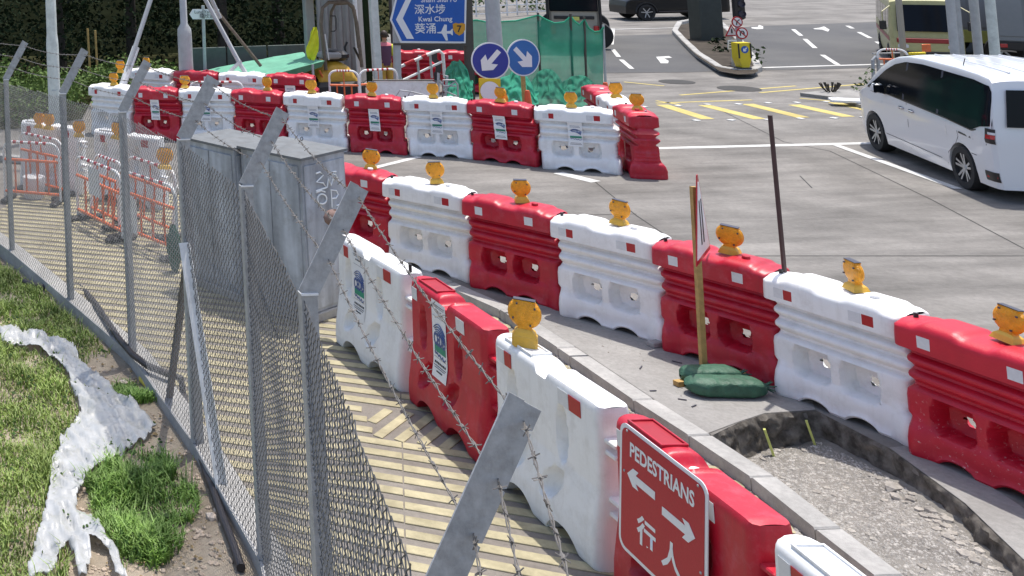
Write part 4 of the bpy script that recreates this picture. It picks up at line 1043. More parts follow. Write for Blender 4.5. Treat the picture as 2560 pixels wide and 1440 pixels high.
def wheel(par, x, y, r, side, spokes=10, w_=.2):
    T = Matrix.Translation((x, y, r)) @ Matrix.Rotation(R(-90 * side), 4, 'X')
    wh = empty('wheel', (0, 0, 0)); wh.parent = par
    MB().lathe([(r * .66, -w_ / 2), (r * .95, -w_ / 2), (r, -w_ * .3), (r, w_ * .3), (r * .95, w_ / 2), (r * .68, w_ / 2), (r * .66, w_ * .3), (.02, w_ * .25)], 32, T).build('tyre', m_tyre, wh)
    rim = MB()
    for k in range(spokes):
        a = 2 * PI * k / spokes; tw = .12 if k % 2 else -.12
        rim.add([T @ Vector(v) for v in ((.10 * r * math.cos(a - .6), .10 * r * math.sin(a - .6), w_ * .36), (.10 * r * math.cos(a + .6), .10 * r * math.sin(a + .6), w_ * .36), (.63 * r * math.cos(a + tw + .10), .63 * r * math.sin(a + tw + .10), w_ * .46), (.66 * r * math.cos(a + tw - .05), .66 * r * math.sin(a + tw - .05), w_ * .46))], [(0, 1, 2, 3)] if side < 2 else [])
    rim.lathe([(.13 * r, w_ * .34), (.12 * r, w_ * .40), (.02, w_ * .41)], 12, T)
    rim.build('rim', m_alloy, wh, smooth=False)
    return wh
# white van
van = empty('van', (16.45, 15.92, 0), math.atan2(.933, .36), 'white people carrier waiting at the line on the right', 'van')
V_ = Shell([(-.86, .98), (-.845, 1.06), (-.82, 1.35), (-.78, 1.62), (-.73, 1.79), (-.66, 1.845), (-.4, 1.875), (.2, 1.90), (1.2, 1.905), (1.7, 1.885), (2.1, 1.82), (2.35, 1.73), (2.6, 1.585), (2.85, 1.395), (3.05, 1.225), (3.15, 1.15), (3.35, 1.085), (3.55, 1.02), (3.68, .93), (3.76, .78)],
    [(-.86, .80), (-.80, .845), (-.6, .865), (3.0, .865), (3.3, .845), (3.5, .80), (3.66, .72), (3.76, .60)], 1.02, .20, [(0, .33), (2.85, .33)], .385, .135)
V_.body().build('body', m_paintw, van, ang=32, recalc=True)
MB().box((1.42, 0, .32), (4.3, 1.5, .2)).build('underbody', m_trim, van, smooth=False)
lo = lambda x: interp([(-.82, 1.12), (-.55, 1.07), (-.35, .985), (-.1, .99), (.35, 1.04), (1.5, 1.09), (2.6, 1.13), (3.0, 1.15)], x)
hi = lambda x: interp([(-.82, 1.16), (-.8, 1.42), (-.76, 1.62), (-.7, 1.70), (-.3, 1.745), (1.2, 1.775), (1.75, 1.745), (2.1, 1.66), (2.4, 1.52), (2.7, 1.32), (2.92, 1.19), (3.0, 1.155)], x)
for sd_ in (1, -1):
    gl = V_.patch(-.82, 3.0, lo, hi, sd_, nx=60).build('side_glass', m_glass, van, ang=40, recalc=True)
    for x in (1.72, .62): V_.line([(x, lo(x) + .01), (x - .05, hi(x) - .01)], .055, sd_, .009).build('window_pillar', m_lampdark, gl, smooth=False)
    V_.line([(-.82, 1.10), (-.35, .978), (.35, 1.03), (1.5, 1.08), (3.0, 1.14)], .018, sd_, .008).build('waist_trim', m_trim, gl, smooth=False)
    V_.line([(.02, .88), (-.70, .83)], .028, sd_).build('slide_rail', m_trim, van, smooth=False)
    V_.line([(1.62, 1.07), (1.60, .7), (1.60, .3)], .011, sd_, .002).build('door_seam', m_joint, van, smooth=False)
    V_.line([(.06, .9), (.06, .80), (.16, .66), (.38, .5), (.46, .3)], .008, sd_, .002).build('door_seam', m_joint, van, smooth=False)
    V_.line([(2.42, .40), (.6, .36)], .008, sd_, .003).build('sill_crease', m_joint, van, smooth=False)
    V_.line([(-.28, .62), (-.42, .615)], .01, sd_, .003).build('fuel_flap_seam', m_joint, van, smooth=False)
    for x in (1.78, 1.44):
        MB().box((x, sd_ * .882, .955), (.17, .03, .035), b=.012).build('door_handle', m_chrome, van)
    if sd_ > 0:
        mr = MB().box((2.36, sd_ * .965, 1.20), (.12, .19, .17), b=.045).build('door_mirror', m_paintw, van); MB().box((2.295, sd_ * .965, 1.20), (.012, .15, .13), b=.004).build('mirror_glass', m_glass, mr, smooth=False)
        MB().beam((2.38, sd_ * .83, 1.10), (2.36, sd_ * .93, 1.13), .05, .03).build('mirror_arm', m_trim, mr, smooth=False)
    V_.patch(-.855, -.70, lambda x: .86, lambda x: 1.08, sd_, .012, 6, 4).build('tail_lamp_housing', m_trim, van, recalc=True)
    V_.patch(-.858, -.72, lambda x: .93, lambda x: .99, sd_, .016, 6, 3).build('tail_lamp', m_tail, van, recalc=True); V_.patch(-.858, -.76, lambda x: .995, lambda x: 1.03, sd_, .016, 6, 3).build('reversing_lamp', m_clear, van, recalc=True)
    V_.patch(-.855, -.62, lambda x: .30, lambda x: .46 - .1 * (x + .62) / -.235 * -1 if False else .44, sd_, .008, 6, 4).build('bumper_vent', m_trim, van, recalc=True)
    V_.line([(-.84, .37), (-.66, .36)], .03, sd_, .012).build('rear_reflector', m_tail, van, smooth=False)
    MB().box((3.62, sd_ * .60, .80), (.22, .3, .10), rz=sd_ * -.5, b=.03).build('headlamp', m_clear, van)
    for x in (0, 2.85): wheel(van, x, sd_ * .765, .335, sd_, 10, .21)
rg = MB(); rg.add([(-.87, -.68, 1.12), (-.87, .68, 1.12), (-.80, .62, 1.66), (-.80, -.62, 1.66)], [(0, 1, 2, 3)]); rg.build('rear_window', m_glass, van, smooth=False)
for y in (-.42, -.18, .18, .42): MB().tube([(-.5, y, 1.875 + .0), (.2, y, 1.9), (1.6, y, 1.895)], .012, 6).build('roof_bead', m_paintw, van)
MB().tube([(.30, .62, 1.87), (.22, .62, 2.0)], .006, 5).build('aerial', m_trim, van)
MB().box((3.72, 0, .62), (.08, 1.0, .3), b=.03).build('grille', m_trim, van, smooth=False)
ws = MB(); ws.grid([[(x, y, V_.zt(x) + .012) for y in (-.62, -.3, 0, .3, .62)] for x in (2.15, 2.4, 2.65, 2.9, 3.08)]); ws.build('windscreen', m_glass, van, recalc=True)
# dark off-roader beyond the island
p0 = G(1712, 52); suv = empty('suv', (p0.x + 1.2, p0.y + .9, 0), R(180) + math.atan2(-.13, 1.0), 'dark off-road car crossing at the top of the road', 'car')
S_ = Shell([(-.95, .9), (-.93, 1.2), (-.88, 1.55), (-.8, 1.70), (.4, 1.75), (1.5, 1.74), (1.75, 1.68), (2.2, 1.22), (2.4, 1.12), (3.4, 1.06), (3.55, .95), (3.6, .7)], [(-.95, .86), (-.8, .93), (3.2, .93), (3.5, .88), (3.6, .8)], 1.08, .34, [(0, .40), (2.75, .40)], .47, .12)
S_.body().build('body', m_paintk, suv, ang=32, recalc=True)
MB().box((1.3, 0, .42), (4.0, 1.5, .2)).build('underbody', m_trim, suv, smooth=False)
for sd_ in (1, -1):
    S_.patch(-.8, 2.1, lambda x: 1.12, lambda x: interp([(-.8, 1.55), (1.5, 1.62), (2.1, 1.2)], x), sd_, nx=24).build('side_glass', m_glass, suv, recalc=True)
    for x in (0, 2.75):
        wheel(suv, x, sd_ * .84, .40, sd_, 6, .26); MB().tube([(x + .46 * math.cos(a), sd_ * .93, .40 + .46 * math.sin(a)) for a in [PI * k / 12 for k in range(13)]], .04, 6).build('arch_trim', m_trim, suv)
    MB().box((1.4, sd_ * .95, .42), (1.7, .1, .06), b=.02).build('side_step', m_trim, suv, smooth=False)
MB().lathe([(.36, 0), (.38, .1), (.3, .2), (.05, .2)], 20, Matrix.Translation((-.95, 0, 1.0)) @ Matrix.Rotation(R(-90), 4, 'Y')).build('spare_wheel', m_tyre, suv)
suv.scale = (.85, .85, .85)
# cream light bus with a red band behind the van
m_cream = mat('bus_cream', (.44, .41, .19), .45, .1, 4, coat=.2); m_busred = mat('bus_red', (.30, .03, .03), .4, .05, 4)
a = at(2322, 128, 27.6); bdir = Vector((-.62, -.78, 0)).normalized(); bpos = Vector((a.x, 27.6, 0)) - bdir * 3.3 * .72; bus = empty('light_bus', bpos, math.atan2(bdir.y, bdir.x), 'cream and red light bus behind the grey poles', 'bus')
B_ = Shell([(-3.2, .9), (-3.15, 1.8), (-3.05, 2.5), (-2.8, 2.62), (2.6, 2.62), (2.9, 2.5), (3.2, 1.35), (3.3, .9)], [(-3.2, .95), (-3.0, 1.02), (2.9, 1.02), (3.3, .9)], 1.25, .3, [(-1.9, .4), (2.1, .4)], .45, .08, cr=.12)
B_.body().build('body', m_cream, bus, ang=32, recalc=True)
for sd_ in (1, -1):
    B_.patch(-3.0, 2.85, lambda x: .95, lambda x: 1.13, sd_, nx=16, nz=3).build('red_band', m_busred, bus, recalc=True)
    for k in range(5):
        x0 = -2.9 + 1.12 * k; B_.patch(x0, x0 + 1.02, lambda x: 1.42, lambda x: 2.2, sd_, nx=4, nz=4).build('side_window', m_glass, bus, recalc=True)
    for x in (-1.9, 2.1): wheel(bus, x, sd_ * .92, .4, sd_, 6, .25)
MB().add([(3.30, -.82, 1.38), (3.30, .82, 1.38), (2.98, .78, 2.35), (2.98, -.78, 2.35)], [(0, 1, 2, 3)]).build('windscreen', m_glass, bus, smooth=False)
MB().box((3.27, 0, 1.04), (.1, 1.7, .18), b=.02).build('front_band', m_busred, bus, smooth=False); MB().box((3.28, 0, .5), (.16, 1.9, .3), b=.04).build('bumper', m_trim, bus, smooth=False)
for sd_ in (1, -1):
    MB().box((3.28, sd_ * .68, .82), (.1, .3, .16), b=.03).build('headlamp', m_clear, bus); mt = MB().tube([(2.95, sd_ * .95, 2.3), (3.25, sd_ * 1.2, 2.1), (3.28, sd_ * 1.2, 1.75)], .02, 6).build('mirror_arm', m_cream, bus); MB().box((3.28, sd_ * 1.2, 1.6), (.06, .2, .34), b=.02).build('mirror', m_trim, mt, smooth=False)
bus.scale = (.72, .72, .72)
# lorry box and a second lorry behind the poles: only their backs show
m_lorry = mat('lorry_grey', (.22, .235, .25), .5, .08, 2); m_plate = mat('rear_plate_yellow', (.68, .66, .16), .4, .06, 10)
def lorry(px0, px1, py0, Y, label, plate=None, h=3.0, col=m_lorry, ln=5.0):
    p0, p1 = at(px0, py0, Y), at(px1, py0, Y); wd = (p1 - p0).length; c = (p0 + p1) / 2; zb = max(.7, c.z)
    r = empty('lorry', (c.x, Y, 0), -math.atan2(c.x, Y), label, 'lorry'); wd *= .78
    MB().box((0, ln / 2, zb + h / 2), (wd, ln, h), b=.04).build('box_body', col, r, smooth=False); MB().box((0, ln / 2, zb - .12), (wd * .8, ln, .2)).build('chassis', m_trim, r, smooth=False)
    MB().box((0, .05, zb - .1), (wd, .12, .22), b=.02).build('rear_bumper', m_trim, r, smooth=False)
    for s in (-1, 1):
        MB().box((s * wd * .36, -.02, zb - .1), (wd * .12, .04, .1), b=.01).build('tail_lamp', m_tail, r, smooth=False)
        for yy in (1.0, ln - .8): wheel(r, s * wd * .38, yy, .38, s, 6, .26).rotation_euler = (0, 0, 0)
        MB().box((s * wd * .25, -.012, zb + h * .5), (wd * .46, .02, h * .9), b=.008).build('rear_door', col, r, smooth=False)
    return r
l1 = lorry(2496, 2640, 118, 27, 'grey box lorry cut by the right edge behind the van')
for (a_, b_) in (((2410, 2437), (76, 106)), ((2456, 2475), (76, 106))): pass
l2 = lorry(2372, 2486, 128, 29.5, 'pale lorry behind the grey poles, yellow number plate on its back', h=2.6, col=mat('lorry_pale', (.42, .42, .44), .5, .08, 2))
for px, wpl in ((2422, .30), (2465, .22)):
    c = at(px, 91, 29.4); v = Matrix.Rotation(-l2.rotation_euler[2], 3, 'Z') @ (c - l2.location); MB().box((v.x, -.06, v.z), (wpl, .03, .36), b=.01).build('number_plate', m_plate, l2, smooth=False)
# back of a dark coach behind the netting
ca, cb = at(1372, 62, 33), at(1500, 62, 33); coach = empty('coach', ((ca.x + cb.x) / 2, 33, 0), -math.atan2((ca.x + cb.x) / 2, 33), 'back of a beige coach with a dark rear window above the netting', 'coach'); cw = (cb - ca).length * .9
m_beige = mat('coach_beige', (.36, .33, .27), .45, .06, 3); MB().box((0, 3, 1.75), (cw, 6, 2.9), b=.12).build('body', m_beige, coach, smooth=False)
zc = at(1436, 28, 33).z; MB().box((0, -.02, zc + .75), (cw * .9, .05, 1.5), b=.03).build('rear_window', m_glass, coach, smooth=False); MB().box((0, -.02, zc - .20), (cw * .75, .05, .10), b=.01).build('rear_grille', m_trim, coach, smooth=False)
for s in (-1, 1):
    MB().box((s * cw * .40, -.02, zc - .6), (cw * .1, .05, .3), b=.02).build('tail_lamp', m_tail, coach, smooth=False); MB().box((s * cw * .49, 0, zc + .4), (.08, .1, 2.6), b=.02).build('corner_pillar', m_trim, coach, smooth=False)
    for yy in (1.2, 4.8): wheel(coach, s * cw * .42, yy, .45, s, 6, .28)
MB().box((0, -.03, zc - .23), (cw * .2, .04, .12)).build('number_plate', m_plate, coach, smooth=False)
# ------------------------------------------------------------------ background: wood, shrubs
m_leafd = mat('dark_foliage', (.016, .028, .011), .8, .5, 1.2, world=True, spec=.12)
m_leafb = mat('shrub_foliage', (.085, .14, .028), .65, .55, 1.6, world=True, spec=.25)
m_leafm = mat('mid_foliage', (.045, .085, .02), .6, .5, 1.4, world=True, spec=.25)
m_bark = mat('tree_bark', (.045, .036, .026), .9, .3, 8, bump=.6, bscale=12)
def leaves(V, F, c, rad, n, size, flat_=1.0):
    for _ in range(n):
        d = Vector((random.gauss(0, 1), random.gauss(0, 1), random.gauss(0, 1))).normalized(); k = random.random() ** .45
        p = Vector((c[0] + d.x * rad[0] * k, c[1] + d.y * rad[1] * k, c[2] + d.z * rad[2] * k))
        a = Vector((random.gauss(0, 1), random.gauss(0, 1), random.gauss(0, .6))).normalized(); b = a.orthogonal().normalized(); b = (Matrix.Rotation(random.random() * 6.28, 3, a) @ b); s = size * random.uniform(.6, 1.4)
        o = len(V); V += [tuple(p - a * s * .5), tuple(p + b * s * .28), tuple(p + a * s * .5 + Vector((0, 0, -s * .15))), tuple(p - b * s * .28)]; F.append((o, o + 1, o + 2, o + 3))
def leaf_obj(name, m, blobs, size, dens, parent=None):
    V, F = [], []
    for c, rad in blobs: leaves(V, F, c, rad, max(30, int(dens * (rad[0] * rad[2]) / (size * size))), size)
    mb = MB(); mb.v, mb.f = V, F; return mb.build(name, m, parent, smooth=False)
# dark wood beyond the site, one mass
bl = []
for k in range(300):
    px = random.uniform(-160, 960); Y = random.uniform(31, 36); p = at(px, 100, Y); z = random.uniform(.0, 4.6) ** 1.0; r = random.uniform(.6, 1.3); bl.append(((p.x, Y, z), (r, r * .8, r * .9)))
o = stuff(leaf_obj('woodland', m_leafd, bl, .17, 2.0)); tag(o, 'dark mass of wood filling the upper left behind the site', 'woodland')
rows = []
for j in range(16):
    y = lerp(36, 90, j / 15); rows.append([(x, y + .02 * x, -.05 + (y - 36) * .22 + .8 * noise.noise(Vector((x * .12, y * .12, 0)))) for x in [lerp(-70, 26, i / 30) for i in range(31)]])
    rows[-1] = [(min(x, .34 * y_), y_, z) for x, y_, z in rows[-1]]
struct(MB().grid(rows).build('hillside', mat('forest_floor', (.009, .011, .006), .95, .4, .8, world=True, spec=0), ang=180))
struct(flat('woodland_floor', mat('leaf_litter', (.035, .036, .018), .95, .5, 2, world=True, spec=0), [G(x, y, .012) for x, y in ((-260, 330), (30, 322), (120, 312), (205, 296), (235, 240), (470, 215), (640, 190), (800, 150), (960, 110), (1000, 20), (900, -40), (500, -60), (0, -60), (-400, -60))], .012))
# pale-leaved shrubs along the verge, one mass
bl = []
for k in range(330):
    px = random.uniform(-60, 470); Y = random.uniform(23.6, 28) if px < 205 else random.uniform(26.0, 29.5); base = G(px, 280); p = at(px, 200, Y); top = at(px, interp([(-60, 150), (60, 165), (130, 190), (250, 165), (300, 150), (450, 175)], px) + random.uniform(-6, 30), Y).z
    z = random.uniform(.2, max(.4, top)); r = random.uniform(.25, .45); bl.append(((p.x, Y, z), (r, r, r * .8)))
o = stuff(leaf_obj('undergrowth', m_leafb, bl, .10, 2.2)); tag(o, 'leafy bright green undergrowth in front of the dark wood at left', 'undergrowth')
def tree(px, Y, h, label):
    p = at(px, 100, Y); r = empty('tree', (p.x, Y, -.05), 0, label, 'tree', 'trees of the dark wood')
    tr = MB(); lx = random.uniform(-.3, .3); pts = [(lx * t * t, .2 * math.sin(t * 3), h * .62 * t) for t in [k / 6 for k in range(7)]]; tr.tube(pts, [.2 * (1 - .09 * k) for k in range(7)], 8)
    for k in range(6):
        a = k * 1.1; z0 = h * (.30 + .05 * k); tr.tube([(lx * .2, 0, z0), (math.cos(a) * h * .12, math.sin(a) * h * .12, z0 + h * .1), (math.cos(a) * h * .22, math.sin(a) * h * .22, z0 + h * .16)], [.07, .05, .02], 6)
    tr.build('trunk', m_bark, r); bl = []
    for k in range(16):
        a = random.random() * 6.28; q = random.random() ** .6 * h * .30; bl.append(((math.cos(a) * q, math.sin(a) * q, h * random.uniform(.38, .95)), (h * .14, h * .14, h * .10)))
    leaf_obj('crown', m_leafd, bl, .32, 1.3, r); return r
for (px, Y, h), l in zip(((-40, 33.5, 8), (150, 32.5, 9), (330, 33, 9), (560, 31.5, 8.5), (700, 34, 10), (860, 37, 9)), ('leftmost tree of the dark wood, partly outside the frame', 'dark tree behind the left lamp post', 'dark tree behind the white prop', 'dark tree behind the street name sign', 'dark tree above the green awning', 'dark tree behind the excavator')): tree(px, Y, h, l)
for px, y0, y1, l in ((219, 72, 160, 'left one of two thin wooden stakes before the dark wood'), (238, 76, 165, 'right one of two thin wooden stakes before the dark wood')):
    a, b = at(px, y1, 28.8), at(px, y0, 28.8); tag(MB().tube([(b.x + .02, b.y, -.1), b], .03, 6).build('stake', m_wood), l, 'stake', 'wooden stakes')
# ------------------------------------------------------------------ posts and props
m_pole = mat('pole_pale_green', (.58, .62, .58), .5, .15, 6, dirt=(.3, .33, .3), dirt_amt=.5, dscale=5)
m_poleg = mat('pole_grey', (.42, .43, .43), .5, .12, 6)
def lamp_post(x, y, r0, r1, zs, h, m, label):
    r = empty('street_lamp', (x, y, 0), 0, label, 'street lamp'); MB().lathe([(r0, 0), (r0, zs), (r0 * .95, zs + .12), (r1, zs + .25), (r1 * .9, h)], 16).build('post', m, r)
    MB().box((0, -r0, .8), (r0 * 1.1, .02, .5), b=.01).build('access_door', m, r, smooth=False)
    MB().tube([(0, 0, h - .1), (.5, -.3, h + .3), (1.4, -.8, h + .4)], r1 * .6, 8).build('bracket', m, r); MB().box((1.7, -1.0, h + .4), (.6, .25, .12), rz=-.55, b=.05).build('lantern', m_galv, r); return r
lamp_post(2.07, 22.5, .135, .115, 2.0, 9, m_pole, 'pale green street lamp post at far left behind the mesh')
p = at(468, 225, 24.6); lamp_post(p.x, 24.6, .17, .085, at(468, 85, 24.6).z, 9, m_poleg, 'grey street lamp post with a thicker lower part')
pr = empty('prop_frame', at(470, 200, 24), 0, 'pale steel props leaning together above the far barriers', 'props'); PO = -Vector(pr.location)
def prp(o): o.parent = pr; o.location = PO; return o
def px3(*pts): return [at(x, y, Y) for x, y, Y in pts]
prp(MB().tube(px3((386, -30, 24.4), (305, 218, 23.8)), .052, 8).build('prop', m_poleg)); prp(MB().tube(px3((340, 118, 24.12), (303, 224, 23.78)), .085, 8).build('white_sleeve', m_paint_w))
prp(MB().tube(px3((498, -30, 24.6), (600, 160, 24.1), (648, 238, 23.7)), .055, 8).build('prop', m_poleg)); prp(MB().tube(px3((536, 20, 25.2), (652, 165, 25.2)), .04, 8).build('prop', m_rusty)); prp(MB().tube(px3((602, 152, 24.1), (522, 232, 24.0)), .045, 8).build('strut', m_poleg)); prp(MB().tube(px3((520, -20, 24.8), (550, 45, 24.9)), .05, 8).build('prop', m_poleg))
# street name sign
def board(name, par, pts, Y, th, m, org):
    P = [at(x, y, Y) for x, y in pts]; mb = MB(); n = len(P); mb.add([p - org for p in P] + [p - org + Vector((0, th, 0)) for p in P], [tuple(range(n)), tuple(range(2 * n - 1, n - 1, -1))] + [(i, n + i, n + (i + 1) % n, (i + 1) % n) for i in range(n)]); return mb.build(name, m, par, smooth=False, recalc=True)
def px_scale(px, py, Y): return (at(px + 50, py, Y) - at(px - 50, py, Y)).length / 100
def put_text(par, org, txt, px, py, Y, hpx, m, bold=0, sx=1.0, name='lettering', align='CENTER'):
    k = px_scale(px, py, Y); p = at(px, py, Y) - org; me = text_mesh(txt, hpx * k * 1.38, bold=bold * k, sx=sx, align=align); me.transform(Matrix.Translation(p) @ Matrix.Rotation(R(1.2), 4, 'Y') @ FRONT); return link(name, me, m, par)
b = at(512, 170, 27.5); sn = empty('street_name_sign', (b.x, 27.5, 0), 0, 'white arrow-shaped street name sign on a slim post before the wood', 'sign'); so = Vector(sn.location)
MB().tube([(0, .03, -.05), (at(508, 14, 27.5) - so) + Vector((0, .03, 0))], .045, 8).build('post', m_poleg, sn)
board('plate', sn, [(474, 36), (482, 23), (548, 23), (548, 48), (482, 48)], 27.5, .02, m_signw, so); put_text(sn, so, 'Lung Yan Rd', 514, 30, 27.48, 8, m_ink); put_text(sn, so, '龍欣道', 517, 41, 27.48, 9, m_ink)
# ------------------------------------------------------------------ green awning
m_tarp = mat('green_tarpaulin', (.13, .37, .25), .6, .18, 3, bump=.25, bscale=7)
aw = empty('awning', at(640, 200, 25), 0, 'pale green tarpaulin awning stretched over the site', 'awning'); AO = Vector(aw.location)
bk_ = [(452, 186), (545, 168), (640, 150), (700, 139), (757, 130)]; fr_ = [(470, 194), (560, 197), (640, 199), (690, 184), (812, 152)]; rows = []
for j in range(9):
    t = j / 8; rw = []
    for i in range(17):
        s = i / 16 * 4; k = min(3, int(s)); f = s - k; pb, pf_ = at(lerp(bk_[k][0], bk_[k + 1][0], f), lerp(bk_[k][1], bk_[k + 1][1], f), 27.2), at(lerp(fr_[k][0], fr_[k + 1][0], f), lerp(fr_[k][1], fr_[k + 1][1], f), 24.9)
        rw.append(pb.lerp(pf_, t) - AO + Vector((0, 0, -.05 * math.sin(PI * t) + .03 * noise.noise(Vector((i * .5, j * .5, 0))))))
    rows.append(rw)
top = MB().grid(rows).build('sheet', m_tarp, aw, ang=180, recalc=True)
hem = MB().grid([rows[-1], [v + Vector((0, .25, -.22 + .04 * math.sin(i * 1.3))) for i, v in enumerate(rows[-1])]]).build('hem', m_tarp, aw, ang=180)
for v in (rows[0][1], rows[0][-1], rows[-1][1], rows[-1][-2]): MB().tube([v + Vector((0, 0, -.01)), (v.x, v.y, -AO.z)], .03, 6).build('pole', m_poleg, aw)
# ------------------------------------------------------------------ mini excavator and site gear
m_yel = mat('machine_yellow', (.62, .36, .035), .45, .15, 5, dirt=(.25, .17, .06), dirt_amt=.6, dscale=6); m_hi = mat('hi_vis_yellow', (.62, .66, .02), .7, .1, 8); m_steel = mat('site_steel', (.30, .29, .28), .6, .15, 3)
Ye = 25.6; eb = at(845, 235, Ye); ex = empty('mini_excavator', (eb.x, Ye, 0), 0, 'yellow mini excavator with canopy frame behind the barriers', 'excavator'); eo = Vector(ex.location)
def E_(px, py, dy=0): v = at(px, py, Ye + dy) - eo; return v
k = px_scale(845, 180, Ye)
rows = []
for i in range(15):
    t = i / 14; x = lerp(E_(796, 190).x, E_(893, 190).x, t); sh = math.sin(PI * min(1, max(0, t * .94 + .03))) ** .45; zt = lerp(E_(845, 212).z, E_(845, 156).z, sh); zb = E_(845, 225).z; rows.append([(x, .0, zb), (x, -.05, lerp(zb, zt, .5)), (x, .02, lerp(zb, zt, .85)), (x, .15, zt), (x, .7, zt + .03), (x, 1.1, lerp(zb, zt, .8)), (x, 1.15, zb)])
MB().grid(rows, closed_v=True).build('counterweight', m_yel, ex, ang=40, recalc=True)
MB().box((0, .55, .32), (1.3, 1.5, .4), b=.1).build('track', m_black, ex, smooth=False)
MB().tube([E_(815, 175), E_(802, 60), E_(806, 20), E_(822, 6), E_(866, 4), E_(882, 16), E_(892, 60), E_(905, 168)], .045, 8).build('canopy_frame', m_rusty, ex); MB().tube([E_(824, 120, .8), E_(828, 30, .8), E_(838, 10, .8), E_(870, 8, .8), E_(886, 25, .8), E_(897, 120, .8)], .04, 8).build('canopy_frame', m_rusty, ex)
v = E_(838, -8); MB().box((v.x, .5, v.z), (.95, 1.3, .09), b=.03).build('canopy_roof', m_beige, ex, smooth=False)
v = E_(850, 142); MB().box((v.x, .3, v.z), (.55, .5, .25), b=.08).build('seat', m_trim, ex); v = E_(845, 140); MB().box((v.x - .15, .2, v.z + .0), (.5, .4, .16), b=.04).build('engine_cover', m_steel, ex, smooth=False)
for a_, b_ in (((812, 150), (803, 80)), ((822, 150), (812, 85))): MB().tube([E_(*a_), E_(*b_)], .018, 6).build('control_lever', m_paint_w, ex)
MB().tube([E_(866, 150, .5), E_(862, 118, .5), E_(868, 105, .5)], .03, 6).build('control_lever', m_trim, ex); MB().tube([E_(905, 160, .3), E_(885, 118, .3)], .03, 6).build('control_lever', m_trim, ex)
st = MB()
for x0, x1, y0, y1 in ((800, 840, 188, 190), ): st.tube([E_(798, 175), E_(812, 205), E_(855, 205)], .025, 6)
st.build('guard_bar', m_orange, ex)
MB().tube([E_(826, 40), E_(838, 40), E_(840, 46), E_(840, 74), E_(836, 78), E_(826, 78)], .014, 6).build('grab_handle', m_trim, ex)
# steel hoarding columns and container behind
c0, c1_ = at(792, 150, 28.5), at(905, 150, 28.5); ct = empty('site_container', ((c0.x + c1_.x) / 2, 28.5, 0), -.55, 'light grey steel site container behind the excavator', 'container'); cwid = (c1_.x - c0.x) * .88
MB().box((0, 1.2, 1.25), (cwid, 2.4, 2.5), b=.03).build('carcass', m_steel, ct, smooth=False)
for k_ in range(6): MB().box((-cwid / 2 + cwid * (k_ + .5) / 6, -.02, 1.25), (cwid / 12, .05, 2.3), b=.01).build('corrugation', m_steel, ct, smooth=False)
def column(px, y0, y1, Y, wpx, m, label, name='steel_column'):
    k = px_scale(px, 100, Y); a = at(px, y1, Y); t = at(px - (y1 - y0) * .0, y0, Y); return tag(MB().box((a.x, Y, (t.z + .8) / 2), (wpx * k, wpx * k, t.z + .8), b=.02).build(name, m, smooth=False), label, 'column', 'site columns')
column(779, -40, 175, 26.5, 22, m_steel, 'grey steel column left of the excavator'); column(945, -40, 200, 24.6, 18, m_pole, 'pale steel column right of the excavator with a pink band'); column(897, 20, 175, 27.5, 9, m_paint_w, 'slim white column just right of the excavator canopy'); column(922, -30, 160, 28, 12, m_leafd, 'dark green standing pipe behind the pale column'); column(907, -30, 160, 29, 14, m_bark, 'dark brown standing pipe behind the excavator')
# hanging vest
rows = []
for j in range(14):
    t = j / 13; wv = interp([(0, .04), (.15, .08), (.5, .11), (.75, .13), (1, .08)], t); c = at(lerp(787, 779, t), lerp(68, 146, t), 25.2); rows.append([c + Vector((wv * (1 + .25 * math.sin(3 * a + j * .4)) * math.cos(a), .04 * math.sin(a) + .03 * math.sin(4 * a + j * .7), .05 * t * math.sin(2 * a + 1))) for a in [2 * PI * q / 22 for q in range(22)]])
tag(MB().grid(rows, closed_v=True).build('hi_vis_vest', m_hi, ang=70), 'yellow hi-vis vest hanging beside the excavator canopy', 'vest')
# person, standing with the back turned
def skin_body(name, J, Ed, m, par, sub=2):
    me = bpy.data.meshes.new(name); me.from_pydata([j[:3] for j in J], Ed, []); o = bpy.data.objects.new(name, me); COL.objects.link(o)
    md = o.modifiers.new('skin', 'SKIN'); sv = me.skin_vertices[0].data
    for i, j in enumerate(J): sv[i].radius = (j[3], j[3] * (j[4] if len(j) > 4 else 1)); sv[i].use_root = (i == 0)
    o.modifiers.new('sub', 'SUBSURF').levels = sub; o.modifiers['sub'].render_levels = sub
    bpy.context.view_layer.update(); dg = bpy.context.evaluated_depsgraph_get(); m2 = bpy.data.meshes.new_from_object(o.evaluated_get(dg)); COL.objects.unlink(o); bpy.data.objects.remove(o)
    m2.polygons.foreach_set('use_smooth', [True] * len(m2.polygons)); m2.materials.clear(); return link(name, m2, m, par)
m_skin = mat('skin', (.42, .24, .16), .6); m_hair = mat('dark_hair', (.03, .018, .012), .6); m_vest = mat('plum_vest', (.09, .035, .08), .7); m_trou = mat('ochre_trousers', (.45, .27, .04), .7, .15, 8); m_shoe = mat('shoe', (.03, .025, .02), .6)
pp = at(966, 200, 26.3); pe = empty('person', (pp.x, 26.3, 0), 0, 'person in a plum and pink hi-vis top and ochre trousers behind the pale column', 'person'); PS = .93
